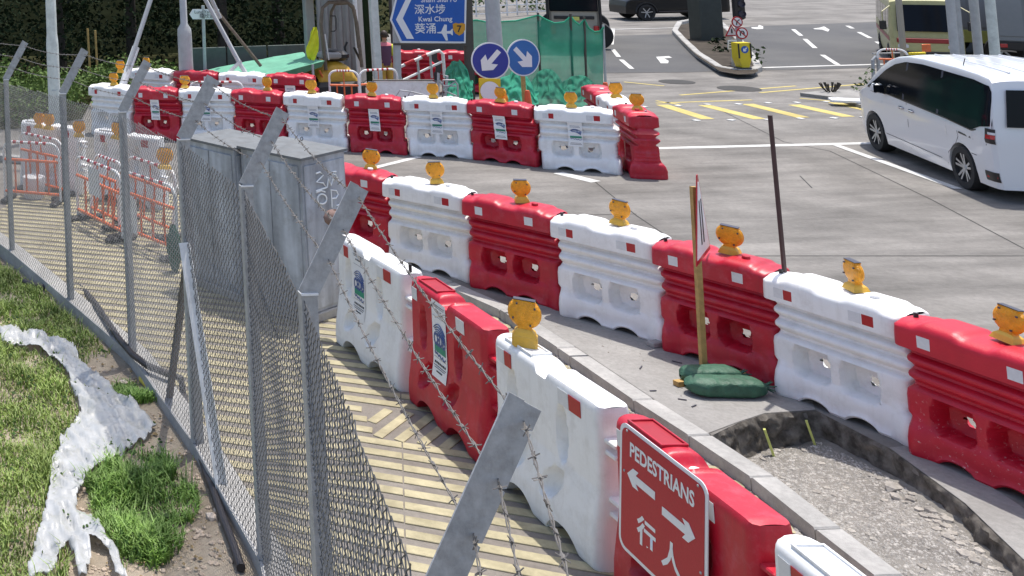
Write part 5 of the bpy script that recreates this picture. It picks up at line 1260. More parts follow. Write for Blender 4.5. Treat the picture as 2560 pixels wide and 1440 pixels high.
J = [(0, 0, .92, .13, .8), (0, 0, 1.15, .14, .8), (0, 0, 1.36, .16, .65), (0, -.01, 1.47, .055), (0, -.02, 1.55, .052), (0, -.03, 1.63, .088), (0, -.03, 1.73, .075),
     (.18, 0, 1.38, .058), (.24, .02, 1.12, .045), (.22, -.10, .90, .036), (.22, -.14, .82, .036, .5), (-.18, 0, 1.38, .058), (-.24, .02, 1.12, .045), (-.20, -.12, .92, .036), (-.19, -.17, .84, .036, .5),
     (.09, 0, .84, .092), (.10, -.02, .47, .062), (.10, .02, .09, .043), (.10, -.09, .04, .042, .6), (-.09, 0, .84, .092), (-.10, -.01, .47, .062), (-.11, .03, .09, .043), (-.11, -.08, .04, .042, .6)]
Ed = [(0, 1), (1, 2), (2, 3), (3, 4), (4, 5), (5, 6), (2, 7), (7, 8), (8, 9), (9, 10), (2, 11), (11, 12), (12, 13), (13, 14), (0, 15), (15, 16), (16, 17), (17, 18), (0, 19), (19, 20), (20, 21), (21, 22)]
skin_body('body', [tuple(c * PS for c in j[:4]) + tuple(j[4:]) for j in J], Ed, m_skin, pe)
def tubepart(nm, pts, rs, m, sy=1.0): 
    o = MB().tube([(x * PS, y * PS, z * PS) for x, y, z in pts], [r * PS for r in rs], 14).build(nm, m, pe, ang=180); return o
tor = MB(); tor.grid([[(rx * PS * math.cos(a), ry * PS * math.sin(a), z * PS) for a in [2 * PI * q / 18 for q in range(18)]] for z, rx, ry in ((.84, .165, .13), (1.0, .165, .13), (1.2, .175, .135), (1.36, .20, .13), (1.43, .15, .10), (1.46, .075, .07))], closed_v=True).build('vest', m_vest, pe, ang=180)
m_pinkb = mat('pink_trim', (.6, .16, .2), .6); sh_ = MB().grid([[(rx * PS * math.cos(a), ry * PS * math.sin(a), z * PS) for a in [2 * PI * q / 18 for q in range(18)]] for z, rx, ry in ((1.375, .205, .136), (1.435, .158, .107), (1.465, .082, .076))], closed_v=True).build('shoulder_trim', m_pinkb, pe, ang=180)
for s in (-1, 1):
    tubepart('sleeve', [(s * .17, 0, 1.39), (s * .225, .01, 1.2), (s * .238, .02, 1.1)], [.068, .058, .054], m_hi); tubepart('trouser_leg', [(s * .085, 0, .90), (s * .10, -.01, .47), (s * .105, .025, .07)], [.108, .08, .07], m_trou)
    MB().box((s * .105 * PS, -.03, .045), (.09, .25, .09), b=.03).build('shoe', m_shoe, pe)
hr = MB(); hr.grid([[(.098 * PS * math.cos(b_) * math.cos(a), (-.02 + .105 * math.cos(b_) * math.sin(a)) * PS, (1.67 + .125 * math.sin(b_)) * PS) for a in [2 * PI * q / 16 for q in range(16)]] for b_ in [R(x) for x in (-35, -10, 15, 40, 65, 88)]], closed_v=True).build('hair', m_hair, pe, ang=180)
# ------------------------------------------------------------------ blue direction sign
m_signblue = mat('sign_blue', (.012, .10, .42), .4, .08, 3); m_shield = mat('sign_orange', (.62, .30, .02), .4, .06, 10); m_postd = mat('post_dark', (.07, .06, .05), .6)
Ys = 24.3; b = at(1085, 250, Ys); bs = empty('direction_sign', (b.x, Ys, 0), 0, 'blue direction sign to Sham Shui Po and Kwai Chung on two posts', 'sign'); bo = Vector(bs.location)
board('white_plate', bs, [(976, 50), (1002, 107), (1164, 108), (1168, -70), (1007, -70)], Ys, .03, m_signw, bo)
board('blue_face', bs, [(980, 50), (1005, 102.5), (1160, 104), (1163, -66), (1009, -66)], Ys - .003, .002, m_signblue, bo)
board('chevron', bs, [(990, 49), (1017, 97), (1035, 97), (1007, 46), (1030, -5), (1016, -5)], Ys - .006, .002, m_signw, bo)
put_text(bs, bo, 'Sham Shui Po', 1097, 0, Ys - .007, 12, m_signw, .25); put_text(bs, bo, '深水埗', 1075, 25, Ys - .007, 19, m_signw, .25); put_text(bs, bo, 'Kwai Chung', 1088, 48, Ys - .007, 12.5, m_signw, .25); put_text(bs, bo, '葵涌', 1064, 73, Ys - .007, 20, m_signw, .25)
board('aeroplane', bs, [(1092, 81), (1103, 79), (1111, 61), (1117, 62), (1117, 78), (1126, 77), (1130, 72), (1132, 72), (1132, 88), (1130, 88), (1126, 84), (1117, 84), (1120, 101), (1115, 102), (1105, 84), (1094, 83)], Ys - .006, .002, m_signw, bo)
board('route_shield', bs, [(1132, 60), (1139, 57), (1147, 59), (1155, 57), (1163, 60), (1163, 74), (1157, 84), (1148, 89), (1139, 84), (1133, 74)], Ys - .009, .002, m_shield, bo); put_text(bs, bo, '7', 1148, 73, Ys - .012, 17, m_ink, .4)
for (x0, y0, x1, y1, m, wp) in ((988, -70, 994, 250, m_poleg, .14), (1166, -70, 1176, 262, m_postd, .17)):
    t_, b_ = at(x0, y0, Ys + .12) - bo, at(x1, y1, Ys + .12) - bo; MB().beam((b_.x, .12, 0), t_, wp, wp * .8, up=(0, 1, 0)).build('post', m, bs, smooth=False)
t_, b_ = at(984, 110, Ys + .06) - bo, at(1170, 112, Ys + .06) - bo; MB().beam(t_, b_, .05, .05).build('frame_rail', m_postd, bs, smooth=False)
# round arrow signs
def disc(px, py, rpx, Y, yaw, ang, blue, label, post_px, pm):
    c = at(px, py, Y); k = px_scale(px, py, Y); r = rpx * k; o = empty('arrow_sign', (c.x, Y, 0), yaw, label, 'sign', 'round blue arrow signs'); T = Matrix.Translation((0, 0, c.z)) @ FRONT
    MB().lathe([(r, -.01), (r, .0), (r * .93, .001), (.01, .001)], 40, T).build('rim', m_signw, o); MB().lathe([(r * .93, .0), (r * .93, .004), (.01, .004)], 40, T).build('face', blue, o)
    arrow(T, m_signw, o, 0, 0, r * 1.42, ang, w=r * .26, hw=r * .82, z0=.005, z1=.008); MB().beam((0, .05, .0), (0, .05, c.z + r * .5), .06, .06, up=(0, 1, 0)).build('post', pm, o, smooth=False); return o
disc(1226, 152, 46, 20.6, R(-6), R(228), mat('sign_blue_shaded', (.02, .035, .28), .4, .06, 5), 'round blue sign darkened as if shaded, white arrow pointing down to the left', 0, m_poleg); disc(1308, 144, 46, 20.9, R(8), R(-48), mat('sign_blue_lit', (.03, .14, .40), .4, .06, 5), 'round blue sign lightened as if lit, white arrow pointing down to the right', 0, m_wood)  # shade and light painted in: darker blue left disc, lighter blue right disc
pq = at(1226, 105, 23.2); tag(MB().lathe([(.16, 0), (.15, 3), (.13, 8)], 14, Matrix.Translation((pq.x + .1, 23.2, 0))).build('lamp_column', m_poleg), 'tall pale column behind the left blue arrow sign', 'column')
yb_ = empty('plate_sign', at(1225, 255, 20.3), 0, 'yellow square plate with a white disc under the left blue arrow sign', 'sign'); yo = Vector(yb_.location); board('plate', yb_, [(1198, 196), (1251, 197), (1253, 258), (1200, 257)], 20.3, .02, mat('plate_yellow', (.70, .50, .02), .4, .06, 5), yo)
c = at(1225, 228, 20.29) - yo; MB().lathe([(.19, 0), (.19, .004), (.01, .004)], 28, Matrix.Translation(c) @ FRONT).build('white_disc', m_signw, yb_); MB().beam((c.x, .05, -yo.z), (c.x, .05, c.z), .05, .05, up=(0, 1, 0)).build('post', m_poleg, yb_, smooth=False)
# ------------------------------------------------------------------ green netting round the site
def net_mat(name, col, alpha):
    m = bpy.data.materials.new(name); m.use_nodes = True; N = m.node_tree.nodes; K = m.node_tree.links; N.remove(N['Principled BSDF']); out = N['Material Output']
    d = N.new('ShaderNodeBsdfDiffuse'); t = N.new('ShaderNodeBsdfTranslucent'); tr = N.new('ShaderNodeBsdfTransparent'); m1 = N.new('ShaderNodeMixShader'); m2 = N.new('ShaderNodeMixShader')
    nz = N.new('ShaderNodeTexNoise'); nz.inputs['Scale'].default_value = 3; ra = N.new('ShaderNodeValToRGB'); ra.color_ramp.elements[0].color = (*[c * .7 for c in col], 1); ra.color_ramp.elements[1].color = (*[c * 1.3 for c in col], 1)
    ge = N.new('ShaderNodeNewGeometry'); K.new(ge.outputs['Position'], nz.inputs['Vector']); K.new(nz.outputs['Fac'], ra.inputs['Fac']); K.new(ra.outputs['Color'], d.inputs['Color']); K.new(ra.outputs['Color'], t.inputs['Color'])
    m1.inputs[0].default_value = .45; K.new(d.outputs[0], m1.inputs[1]); K.new(t.outputs[0], m1.inputs[2]); m2.inputs[0].default_value = alpha; K.new(tr.outputs[0], m2.inputs[1]); K.new(m1.outputs[0], m2.inputs[2]); K.new(m2.outputs[0], out.inputs[0]); return m
m_netg = net_mat('debris_netting', (.06, .30, .20), .80); m_netb = net_mat('debris_netting_bright', (.08, .42, .28), .92)
nt_ = empty('debris_netting', G(1508, 240), 0, 'tall green debris netting hung between posts beside the road', 'netting'); no = Vector(nt_.location)
tops = [(1172, 52), (1190, 50), (1220, 56), (1290, 52), (1345, 38), (1362, 48), (1385, 58), (1410, 55), (1426, 40), (1434, 52), (1448, 62), (1460, 48), (1470, 70), (1485, 80), (1500, 78), (1508, 68)]
base = [(1172, 255), (1345, 258), (1430, 252), (1508, 242)]; rows = []
for j in range(25):
    t = j / 24; rw = []
    for i in range(85):
        px = lerp(1172, 1508, i / 84); Yn = interp([(1172, 26.2), (1345, 25.6), (1508, 25.2)], px); y = lerp(interp(tops, px), interp(base, px), t); wv = .10 * noise.noise(Vector((px * .02, t * 2, 0))) + .04 * math.sin(px * .12 + t * 3) * (.3 + t); v = at(px, y, Yn + wv) - no; rw.append(v)
    rows.append(rw)
MB().grid(rows).build('net', m_netg, nt_, ang=180)
MB().tube([v + Vector((0, -.02, 0)) for v in rows[0]], .022, 5).build('top_rope', m_netb, nt_)
for px in (1172, 1345, 1426, 1460, 1508): v, b_ = at(px, interp(tops, px) - 6, interp([(1172, 26.2), (1345, 25.6), (1508, 25.2)], px)) - no, at(px + 8, 250, interp([(1172, 26.2), (1345, 25.6), (1508, 25.2)], px)) - no; MB().tube([(b_.x, b_.y, 0), v], .03, 6).build('post', m_postd if px < 1500 else m_poleg, nt_)
def heap(px0, px1, py0, py1, Y, dep, label, m=m_netb, seed=0.0):
    o = empty('net_heap', at((px0 + px1) / 2, py1, Y), 0, label, 'netting', 'crumpled netting'); o.location.z = 0; oo = Vector(o.location); rows = []
    for j in range(40):
        t = j / 39; rw = []
        for i in range(60):
            s = i / 59; px = lerp(px0, px1, s); h = math.sin(PI * s) ** .5 * (1 - (1 - t) ** 2) ; q = noise.noise(Vector((s * 6 + seed, t * 5, 1))); yy = lerp(py1, py0, min(1, t * 1.02) * (.55 + .45 * math.sin(PI * min(1, s * 1.1 + .02)) ** .6)) + q * 6
            v = at(px + q * 5, yy, Y + dep * t + .13 * noise.noise(Vector((s * 9, t * 7 + seed, 4)))) - oo; v.z = max(v.z, .02); rw.append(v)
        rows.append(rw)
    MB().grid(rows).build('folds', m, o, ang=180); return o
heap(1112, 1182, 150, 262, 23.4, .8, 'crumpled bright green net heaped behind the direction sign post', seed=2); heap(1245, 1345, 178, 285, 21.6, .8, 'crumpled bright green net heaped behind the arrow signs', seed=5); heap(1325, 1420, 172, 285, 22.6, .9, 'dark folds of green net at the foot of the tall netting', m_netg, 8); heap(1400, 1508, 188, 275, 23.2, .8, 'green net bundle beside the end-on barriers', m_netg, 11)
# cones
m_cone = mat('cone_orange', (.62, .10, .03), .5, .1, 10)
def cone(px, py, Y, label, s=1.0):
    t_ = at(px, py, Y); h = t_.z; o = empty('traffic_cone', (t_.x, Y, 0), 0, label, 'cone', 'traffic cones'); r = .16 * s; MB().lathe([(r, .03), (r * .62, h * .45), (r * .3, h * .96), (r * .22, h), (.02, h)], 16).build('shell', m_cone, o); MB().box((0, 0, .02), (.38 * s, .38 * s, .04), b=.015).build('base', m_black, o, smooth=False); MB().lathe([(r * .66, h * .42), (r * .68, h * .43), (r * .48, h * .68), (r * .45, h * .69)], 16).build('white_sleeve', m_refl_w, o)
cone(1318, 226, 20.0, 'orange traffic cone behind the white corner barrier'); cone(1513, 206, 22.6, 'orange traffic cone at the end of the netting')
# white tilted panel and steel frames
wp = empty('white_panel', at(1015, 255, 22.0), 0, 'white rounded panel leaning behind the red and white barriers', 'panel'); wpo = Vector(wp.location)
pts = [(936, 200), (1078, 200), (1088, 206), (1096, 222), (1098, 262), (936, 262)]; board('sheet', wp, pts, 22.0, .03, m_paint_w, wpo); MB().tube([at(x, y, 21.98) - wpo for x, y in ((933, 262), (934, 200), (1085, 200))], .014, 6).build('edge_trim', m_trim, wp)
def frame(pts, Y, r, label, cross=(), m=None, name='steel_trestle'):
    c = at(pts[0][0], pts[0][1], Y); o = empty(name, (c.x, Y, 0), 0, label, 'frame', 'scrap frames'); oo = Vector(o.location); MB().tube([at(x, y, Y) - oo for x, y in pts], r, 6, closed=True).build('rim', m or m_poleg, o)
    for a_, b_ in cross: MB().tube([at(*a_, Y) - oo, at(*b_, Y) - oo], r * .8, 6).build('brace', m or m_poleg, o)
frame([(1000, 226), (1026, 229), (1018, 246), (988, 243)], 21.2, .016, 'small grey steel frame lying before the white panel, left one'); frame([(1026, 229), (1062, 238), (1052, 250), (1016, 247)], 21.15, .016, 'small grey steel frame lying before the white panel, right one')
frame([(1108, 200), (1136, 200), (1144, 212), (1146, 250), (1106, 250)], 22.6, .02, 'grey braced steel frame left of the dark sign post', [((1108, 226), (1136, 206)), ((1108, 226), (1142, 240)), ((1108, 215), (1140, 215))]); frame([(1096, 182), (1118, 190), (1112, 262), (1095, 262)], 22.9, .03, 'rusty grey steel frame beside the white panel end', [((1096, 200), (1114, 220))])
# handrails of a ramp
rp = empty('ramp_handrail', at(1060, 205, 25.3), 0, 'white and red handrail of a ramp sloping up behind the direction sign', 'handrail'); ro = Vector(rp.location); rp.location.z = 0; ro.z = 0
MB().tube([at(x, y, 25.3) - ro for x, y in ((1002, 205), (997, 168), (1085, 130), (1098, 127), (1107, 135), (1112, 195))], .04, 8).build('top_rail', m_paint_w, rp); MB().tube([at(x, y, 25.3) - ro for x, y in ((1008, 200), (1110, 152))], .03, 8).build('lower_rail', m_paint_w, rp)
for a_, b_ in (((1012, 161), (1035, 151)), ((1055, 143), (1066, 138))): MB().tube([at(*a_, 25.28) - ro, at(*b_, 25.28) - ro], .046, 8).build('red_band', m_refl_r, rp)
for a_, b_ in (((1075, 135), (1080, 195)), ((1044, 148), (1048, 200))): MB().tube([at(*a_, 25.3) - ro, at(*b_, 25.3) - ro], .03, 8).build('post', m_poleg, rp)
for a_, b_, lab in (((11.2, 27.0), (12.3, 26.6), 'red road barrier glimpsed under the direction sign, left one'), ((12.4, 26.5), (13.5, 26.2), 'red road barrier glimpsed under the direction sign, right one')): road_barrier(a_, b_, 'r', lab, 'barriers glimpsed under the sign', pin=False, detail=False)
# gates inside the site
def site_gate(px0, py0, px1, py1, Y0, Y1, label):
    a_, b_ = at(px0, py0, Y0), at(px1, py1, Y1); tubular_gate((a_.x, a_.y), (b_.x, b_.y), label, 'tubular gates inside the site', z=0, h=(a_.z + b_.z) / 2, bars=3)
site_gate(822, 178, 895, 176, 23.6, 23.4, 'tubular gate standing before the excavator, left one'); site_gate(898, 176, 992, 172, 23.6, 23.7, 'tubular gate standing before the excavator, right one'); site_gate(474, 206, 606, 204, 23.5, 23.3, 'tubular gate behind the white barrier near the tall fence post'); site_gate(632, 204, 708, 204, 23.6, 23.6, 'tubular gate under the green awning edge')
m_hoard = mat('hoarding_grey_green', (.09, .11, .10), .7, .2, 3)
# grey hoarding and rubbish behind
gh0, gh1 = at(470, 230, 27.6), at(780, 230, 27.6); 
for i_, (xa, xb) in enumerate(((470, 570), (572, 672), (674, 775))):
    pa, pb_ = at(xa, 225, 27.8), at(xb, 225, 27.8); tag(MB().box(((pa.x + pb_.x) / 2, 27.8, .55), (pb_.x - pa.x - .02, .05, 1.3), b=.01).build('hoarding_panel', m_hoard, smooth=False), ('left', 'middle', 'right')[i_] + ' one of three grey hoarding panels under the awning', 'hoarding', 'hoarding panels')
pa, pb_ = at(985, 150, 28.5), at(1165, 150, 28.5); tag(MB().box(((pa.x + pb_.x) / 2, 28.6, 1.2), (pb_.x - pa.x, .1, 2.6), b=.02).build('dark_hoarding', mat('dark_hoarding_paint', (.06, .058, .055), .7), smooth=False), 'dark hoarding behind the posts of the direction sign', 'hoarding')
# ------------------------------------------------------------------ railing and planting across the road
rl = empty('roadside_railing', at(1260, 40, 44), 0, 'white roadside railing at the top of the picture', 'railing'); rlo = Vector(rl.location)
A0, A1 = at(1165, 44, 44), at(1368, 34, 46)
for k in range(9):
    f = k / 8; p = A0.lerp(A1, f); MB().tube([p - rlo, p - rlo + Vector((0, 0, 1.1))], .04, 6).build('post', m_paint_w, rl)
for z in (.12, .45, .78, 1.1): MB().tube([A0 - rlo + Vector((0, 0, z)), A1 - rlo + Vector((0, 0, z))], .025, 6).build('rail', m_paint_w, rl)
bl = []
for k in range(26): px = random.uniform(1150, 1380); p = at(px, 20, 48); bl.append(((p.x, 48 + random.uniform(-1, 1), p.z + random.uniform(-.6, 1.2)), (.8, .6, .6)))
tag(stuff(leaf_obj('hedge', m_leafm, bl, .2, 1.5)), 'green hedge behind the white roadside railing', 'hedge')
bl = []
for k in range(60): px = random.uniform(1500, 2700); Yq = random.uniform(62, 75); p = at(px, -10, Yq); bl.append(((p.x, Yq, random.uniform(.3, 5)), (2.2, 1.4, 1.5)))
tag(stuff(leaf_obj('far_trees', m_leafm, bl, .55, 1.2)), 'belt of trees beyond the junction', 'trees')
# ------------------------------------------------------------------ traffic island
IS = [(1700, 62), (1745, 54), (1800, 62), (1850, 110), (1888, 160), (1896, 178), (1880, 185), (1845, 186), (1800, 178), (1745, 142), (1708, 106), (1688, 84)]
isl = struct(flat('traffic_island', mat('island_soil', (.065, .055, .045), .95, .4, 3, world=True, spec=.1), [G(x, y, .13) for x, y in IS], .13)); n = len(IS); ik = tag(empty('island_kerb', G(1800, 120)), kind='structure'); io = Vector(ik.location)
for i in range(n):
    a_, b_ = G(*IS[i], 0), G(*IS[(i + 1) % n], 0); m_ = max(1, round((b_ - a_).length / 1.0))
    for q in range(m_):
        c_, d_2 = a_.lerp(b_, q / m_ + .005), a_.lerp(b_, (q + 1) / m_ - .005); MB().beam(c_ - io + Vector((0, 0, .06)), d_2 - io + Vector((0, 0, .06)), .18, .17 + .01 * (q % 2), bev=.02).build('kerb_stone', m_kerb, ik, smooth=False)
bp_ = G(1857, 172, .13); bo_ = empty('island_bollard', bp_, R(0), 'yellow traffic bollard with a blue keep-left disc on the island', 'bollard'); bh = at(1857, 106, bp_.y).z - .13; k = px_scale(1857, 140, bp_.y)
m_by = mat('bollard_yellow', (.72, .56, .02), .4, .06, 6); MB().prism([(-16 * k, bh), (16 * k, bh), (16 * k, bh * .42), (8 * k, bh * .04), (-8 * k, bh * .04), (-16 * k, bh * .42)], -.12, .12, FRONT).build('shell', m_by, bo_, smooth=False); MB().box((0, 0, .02), (.3, .3, .06), b=.01).build('base', m_trim, bo_, smooth=False)
for x in (-1, 1): MB().box((x * 14.8 * k, -.125, bh * .7), (3 * k, .02, bh * .55)).build('dark_edge', m_trim, bo_, smooth=False)
T = Matrix.Translation((0, -.125, bh * .75)) @ FRONT; MB().lathe([(9 * k, 0), (9 * k, .006), (.01, .006)], 20, T).build('blue_disc', m_signblue, bo_); arrow(T, m_signw, bo_, 0, 0, 13 * k, R(225), w=3.2 * k, hw=8 * k, z0=.007, z1=.01)
def island_sign(px, py, rpx, Y, label, kind, post_y=None):
    c = at(px, py, Y); k = px_scale(px, py, Y); r = rpx * k; o = empty('prohibition_sign' if kind != 'tri' else 'island_warning_sign', (c.x, Y, .1), 0, label, 'sign'); T = Matrix.Translation((0, 0, c.z - .1)) @ FRONT
    if kind == 'tri':
        pts = [(-r, -r * .8), (r, -r * .8), (0, r)]; MB().prism(pts, -.01, 0, T).build('rim', m_refl_r, o, smooth=False); MB().prism([(x * .72, y * .72 - .03 * r) for x, y in pts], .001, .004, T).build('face', m_signw, o, smooth=False); MB().prism([(-.12 * r, -.35 * r), (.12 * r, -.35 * r), (.08 * r, .3 * r), (-.08 * r, .3 * r)], .005, .007, T).build('symbol', m_ink, o, smooth=False)
    else:
        MB().lathe([(r, -.01), (r, .0), (.01, .0)], 24, T).build('rim', m_refl_r, o); MB().lathe([(r * .78, .001), (r * .78, .004), (.01, .004)], 24, T).build('face', m_signw, o)
        if kind == 'u': MB().tube([T @ Vector(v) for v in ((-.3 * r, -.4 * r, .008), (-.3 * r, .1 * r, .008), (-.15 * r, .35 * r, .008), (.15 * r, .35 * r, .008), (.3 * r, .1 * r, .008), (.3 * r, -.2 * r, .008))], .09 * r, 5).build('symbol', m_ink, o)
        else: MB().tube([T @ Vector(v) for v in ((-.2 * r, -.5 * r, .008), (-.1 * r, .1 * r, .008), (.4 * r, .4 * r, .008))], .09 * r, 5).build('symbol', m_ink, o)
        MB().beam(T @ Vector((-.68 * r, .68 * r, .012)), T @ Vector((.68 * r, -.68 * r, .012)), .012, .16 * r).build('bar', m_refl_r, o, smooth=False)
    MB().tube([(0, .05, 0), (0, .05, c.z - .1)], .03, 6).build('post', m_poleg, o); return o
Yi = bp_.y + .5
island_sign(1843, 55, 14, Yi + .1, 'round no-turn sign with red ring, upper one on the island', 'r'); island_sign(1855, 83, 15, Yi, 'round no U-turn sign with red ring above the yellow bollard', 'u'); island_sign(1829, 77, 17, Yi + .25, 'red-edged triangular sign on the island', 'tri')
pl = empty('plate', at(1831, 112, Yi - .1), 0, 'small white text plate on the island post', 'sign'); plo = Vector(pl.location); board('sheet', pl, [(1820, 100), (1842, 100), (1842, 123), (1820, 123)], Yi - .1, .015, m_signw, plo); 
for q in range(3): board('print_line', pl, [(1823, 104 + q * 6), (1839, 104 + q * 6), (1839, 107 + q * 6), (1823, 107 + q * 6)], Yi - .105, .003, m_joint, plo)
MB().tube([(0, .04, -plo.z + .1), (0, .04, .1)], .03, 6).build('post', m_poleg, pl)
tl = at(1846, 18, Yi + .8); tr_ = empty('traffic_light', (tl.x, Yi + .8, .1), 0, 'black traffic light head over the island signs', 'traffic light'); MB().box((0, 0, tl.z), (.28, .2, .9), b=.04).build('head', m_trim, tr_, smooth=False); MB().tube([(0, .1, 0), (0, .1, tl.z)], .05, 8).build('post', m_poleg, tr_)
for q in range(3): MB().lathe([(.09, 0), (.09, .06), (.08, .06), (.07, .01), (.01, .01)], 14, Matrix.Translation((0, -.1, tl.z + .28 - .28 * q)) @ FRONT).build('lens_hood', m_lampdark, tr_)
gc0, gc1 = at(1752, 48, 34), at(1808, 48, 34); tag(MB().box(((gc0.x + gc1.x) / 2, 34.3, .75), (gc1.x - gc0.x, .6, 1.5), b=.03).build('signal_cabinet', mat('cabinet_green_grey', (.05, .06, .055), .6), smooth=False), 'grey-green signal control cabinet on the island', 'cabinet')
for q, (px, py) in enumerate(((1752, 75), (1770, 92), (1790, 110), (1810, 130))):
    p = G(px, py, .13); tag(stuff(leaf_obj('weed', m_leafd, [((p.x, p.y, .22), (.35, .3, .18))], .13, 1.6)), ('leftmost', 'second', 'third', 'last')[q] + ' of the dark low weeds along the island', 'weed', 'weeds on the island')
p = G(1882, 160, .13); tag(leaf_obj('weed', m_leafm, [((p.x + .1, p.y, .4), (.25, .25, .35))], .12, 1.4), 'green weed beside the yellow bollard', 'weed')
# ------------------------------------------------------------------ kerbside on the right
def r_col(px, wpx, y1, Y, m, label):
    k = px_scale(px, 60, Y); a_ = at(px, y1, Y); tag(MB().lathe([(wpx * k / 2, 0), (wpx * k / 2, 6.5)], 14, Matrix.Translation((a_.x, Y, 0))).build('roadside_pole', m), label, 'pole', 'roadside poles')
r_col(2262, 13, 170, 27.0, m_beige, 'beige roadside pole left of the light bus'); r_col(2388, 18, 140, 25.6, m_poleg, 'thick grey roadside pole behind the van roof, first from the bus'); r_col(2405, 12, 140, 25.9, m_poleg, 'slim grey roadside pole second from the bus'); r_col(2447, 18, 140, 25.8, m_poleg, 'grey roadside pole between two yellow plates'); r_col(2488, 20, 140, 25.4, m_pole, 'pale roadside pole beside the grey lorry')
hp = empty('steel_hoop', G(2188, 208), 0, 'bright steel hoop post at the kerb behind the van bonnet', 'hoop'); ho = Vector(hp.location); Yh = ho.y
MB().tube([at(x, y, Yh) - ho for x, y in ((2184, 212), (2182, 150), (2188, 142), (2195, 150), (2198, 205))], .035, 8).build('hoop', m_galv, hp)
a_, b_ = G(2200, 205), G(2275, 208); tubular_gate((a_.x, a_.y), (b_.x, b_.y), 'red and white tubular gate behind the van bonnet', 'tubular gates across the road', z=0, h=.82, bars=4)
MB().tube([at(2182, 134, Yh + 1.2) - ho, at(2262, 132, Yh + 2) - ho], .02, 6).build('rail', m_galv, hp)
yf = empty('yellow_gate', at(2292, 150, 26.6), 0, 'yellow steel gate with an orange panel before the light bus', 'gate'); yo_ = Vector(yf.location)
for x in (2276, 2284, 2292, 2308): MB().tube([at(x, 131, 26.6) - yo_, at(x + 1, 170, 26.6) - yo_], .03, 6).build('bar', m_by, yf)
MB().tube([at(2272, 134, 26.6) - yo_, at(2312, 133, 26.6) - yo_], .035, 6).build('top_bar', m_by, yf); v = at(2316, 120, 26.7) - yo_; MB().box(v, (.22, .04, .2), b=.01).build('orange_panel', m_orange, yf, smooth=False)
p = G(2165, 236); pl1 = leaf_obj('kerbside_shrub', m_leafm, [((p.x, p.y, .28), (.34, .3, .26)), ((p.x + .25, p.y + .1, .36), (.28, .25, .3))], .10, 1.5); tag(pl1, 'ragged green shrub at the kerb in front of the van', 'shrub')
p = G(2077, 238); dp = MB()
for q in range(9): a_ = q * .8; dp.tube([(p.x, p.y, 0), (p.x + .16 * math.cos(a_), p.y + .1 * math.sin(a_), .16), (p.x + .22 * math.cos(a_), p.y + .14 * math.sin(a_), .28)], [.02, .016, .03], 5)
tag(dp.build('dry_plant', m_bark), 'small dry brown plant on the kerb edge', 'plant')
struct(flat('kerb_build_out', m_slab, [G(x, y, .08) for x, y in ((2000, 232), (2080, 224), (2260, 222), (2260, 262), (2150, 262), (2090, 243))], .08, drop=.1))
p = G(2140, 256, .08); tag(MB().box((p.x, p.y, .115), (.9, .35, .06), rz=-.5, b=.01).build('pale_slab', m_paint_w, smooth=False), 'pale loose slab lying at the kerb beside the van bonnet', 'slab')
# ------------------------------------------------------------------ verge: grass, plastic sheet, cable, pipe
m_grass = mat('grass_blades', (.20, .275, .055), .6, .5, 2.2, world=True)
m_grass2 = mat('grass_fresh', (.15, .26, .045), .6, .55, 2.0, world=True)
SHEET = [(0, 815), (60, 825), (110, 838), (180, 866), (230, 930), (290, 985), (340, 1020), (388, 1062), (380, 1090), (310, 1130), (230, 1180), (195, 1240), (188, 1272), (245, 1300), (282, 1352), (318, 1445), (290, 1445), (268, 1372), (225, 1352), (222, 1400), (215, 1445), (196, 1445), (186, 1390), (168, 1350), (150, 1390), (135, 1445), (74, 1445), (84, 1350), (112, 1290), (122, 1235), (125, 1190), (150, 1090), (200, 1030), (188, 985), (165, 925), (120, 885), (60, 868), (0, 855)]
SH_W = []
for (x0_, y0_), (x1_, y1_) in zip(SHEET, SHEET[1:] + SHEET[:1]):
    n_ = max(1, int(math.hypot(x1_ - x0_, y1_ - y0_) / 9))
    for q in range(n_):
        x_, y_ = lerp(x0_, x1_, q / n_), lerp(y0_, y1_, q / n_); SH_W.append(tuple(G(x_ + 12 * noise.noise(Vector((x_ * .025, y_ * .025, 1))), y_ + 12 * noise.noise(Vector((x_ * .025, y_ * .025, 8))), -.10))[:2])
def veg_density(x, y):
    return ss(-.3, .25, noise.noise(Vector((x * 1.3, y * 1.3, 7))) + .7 * ss(1.45, .7, x - .1 * (y - 9)) - .22)
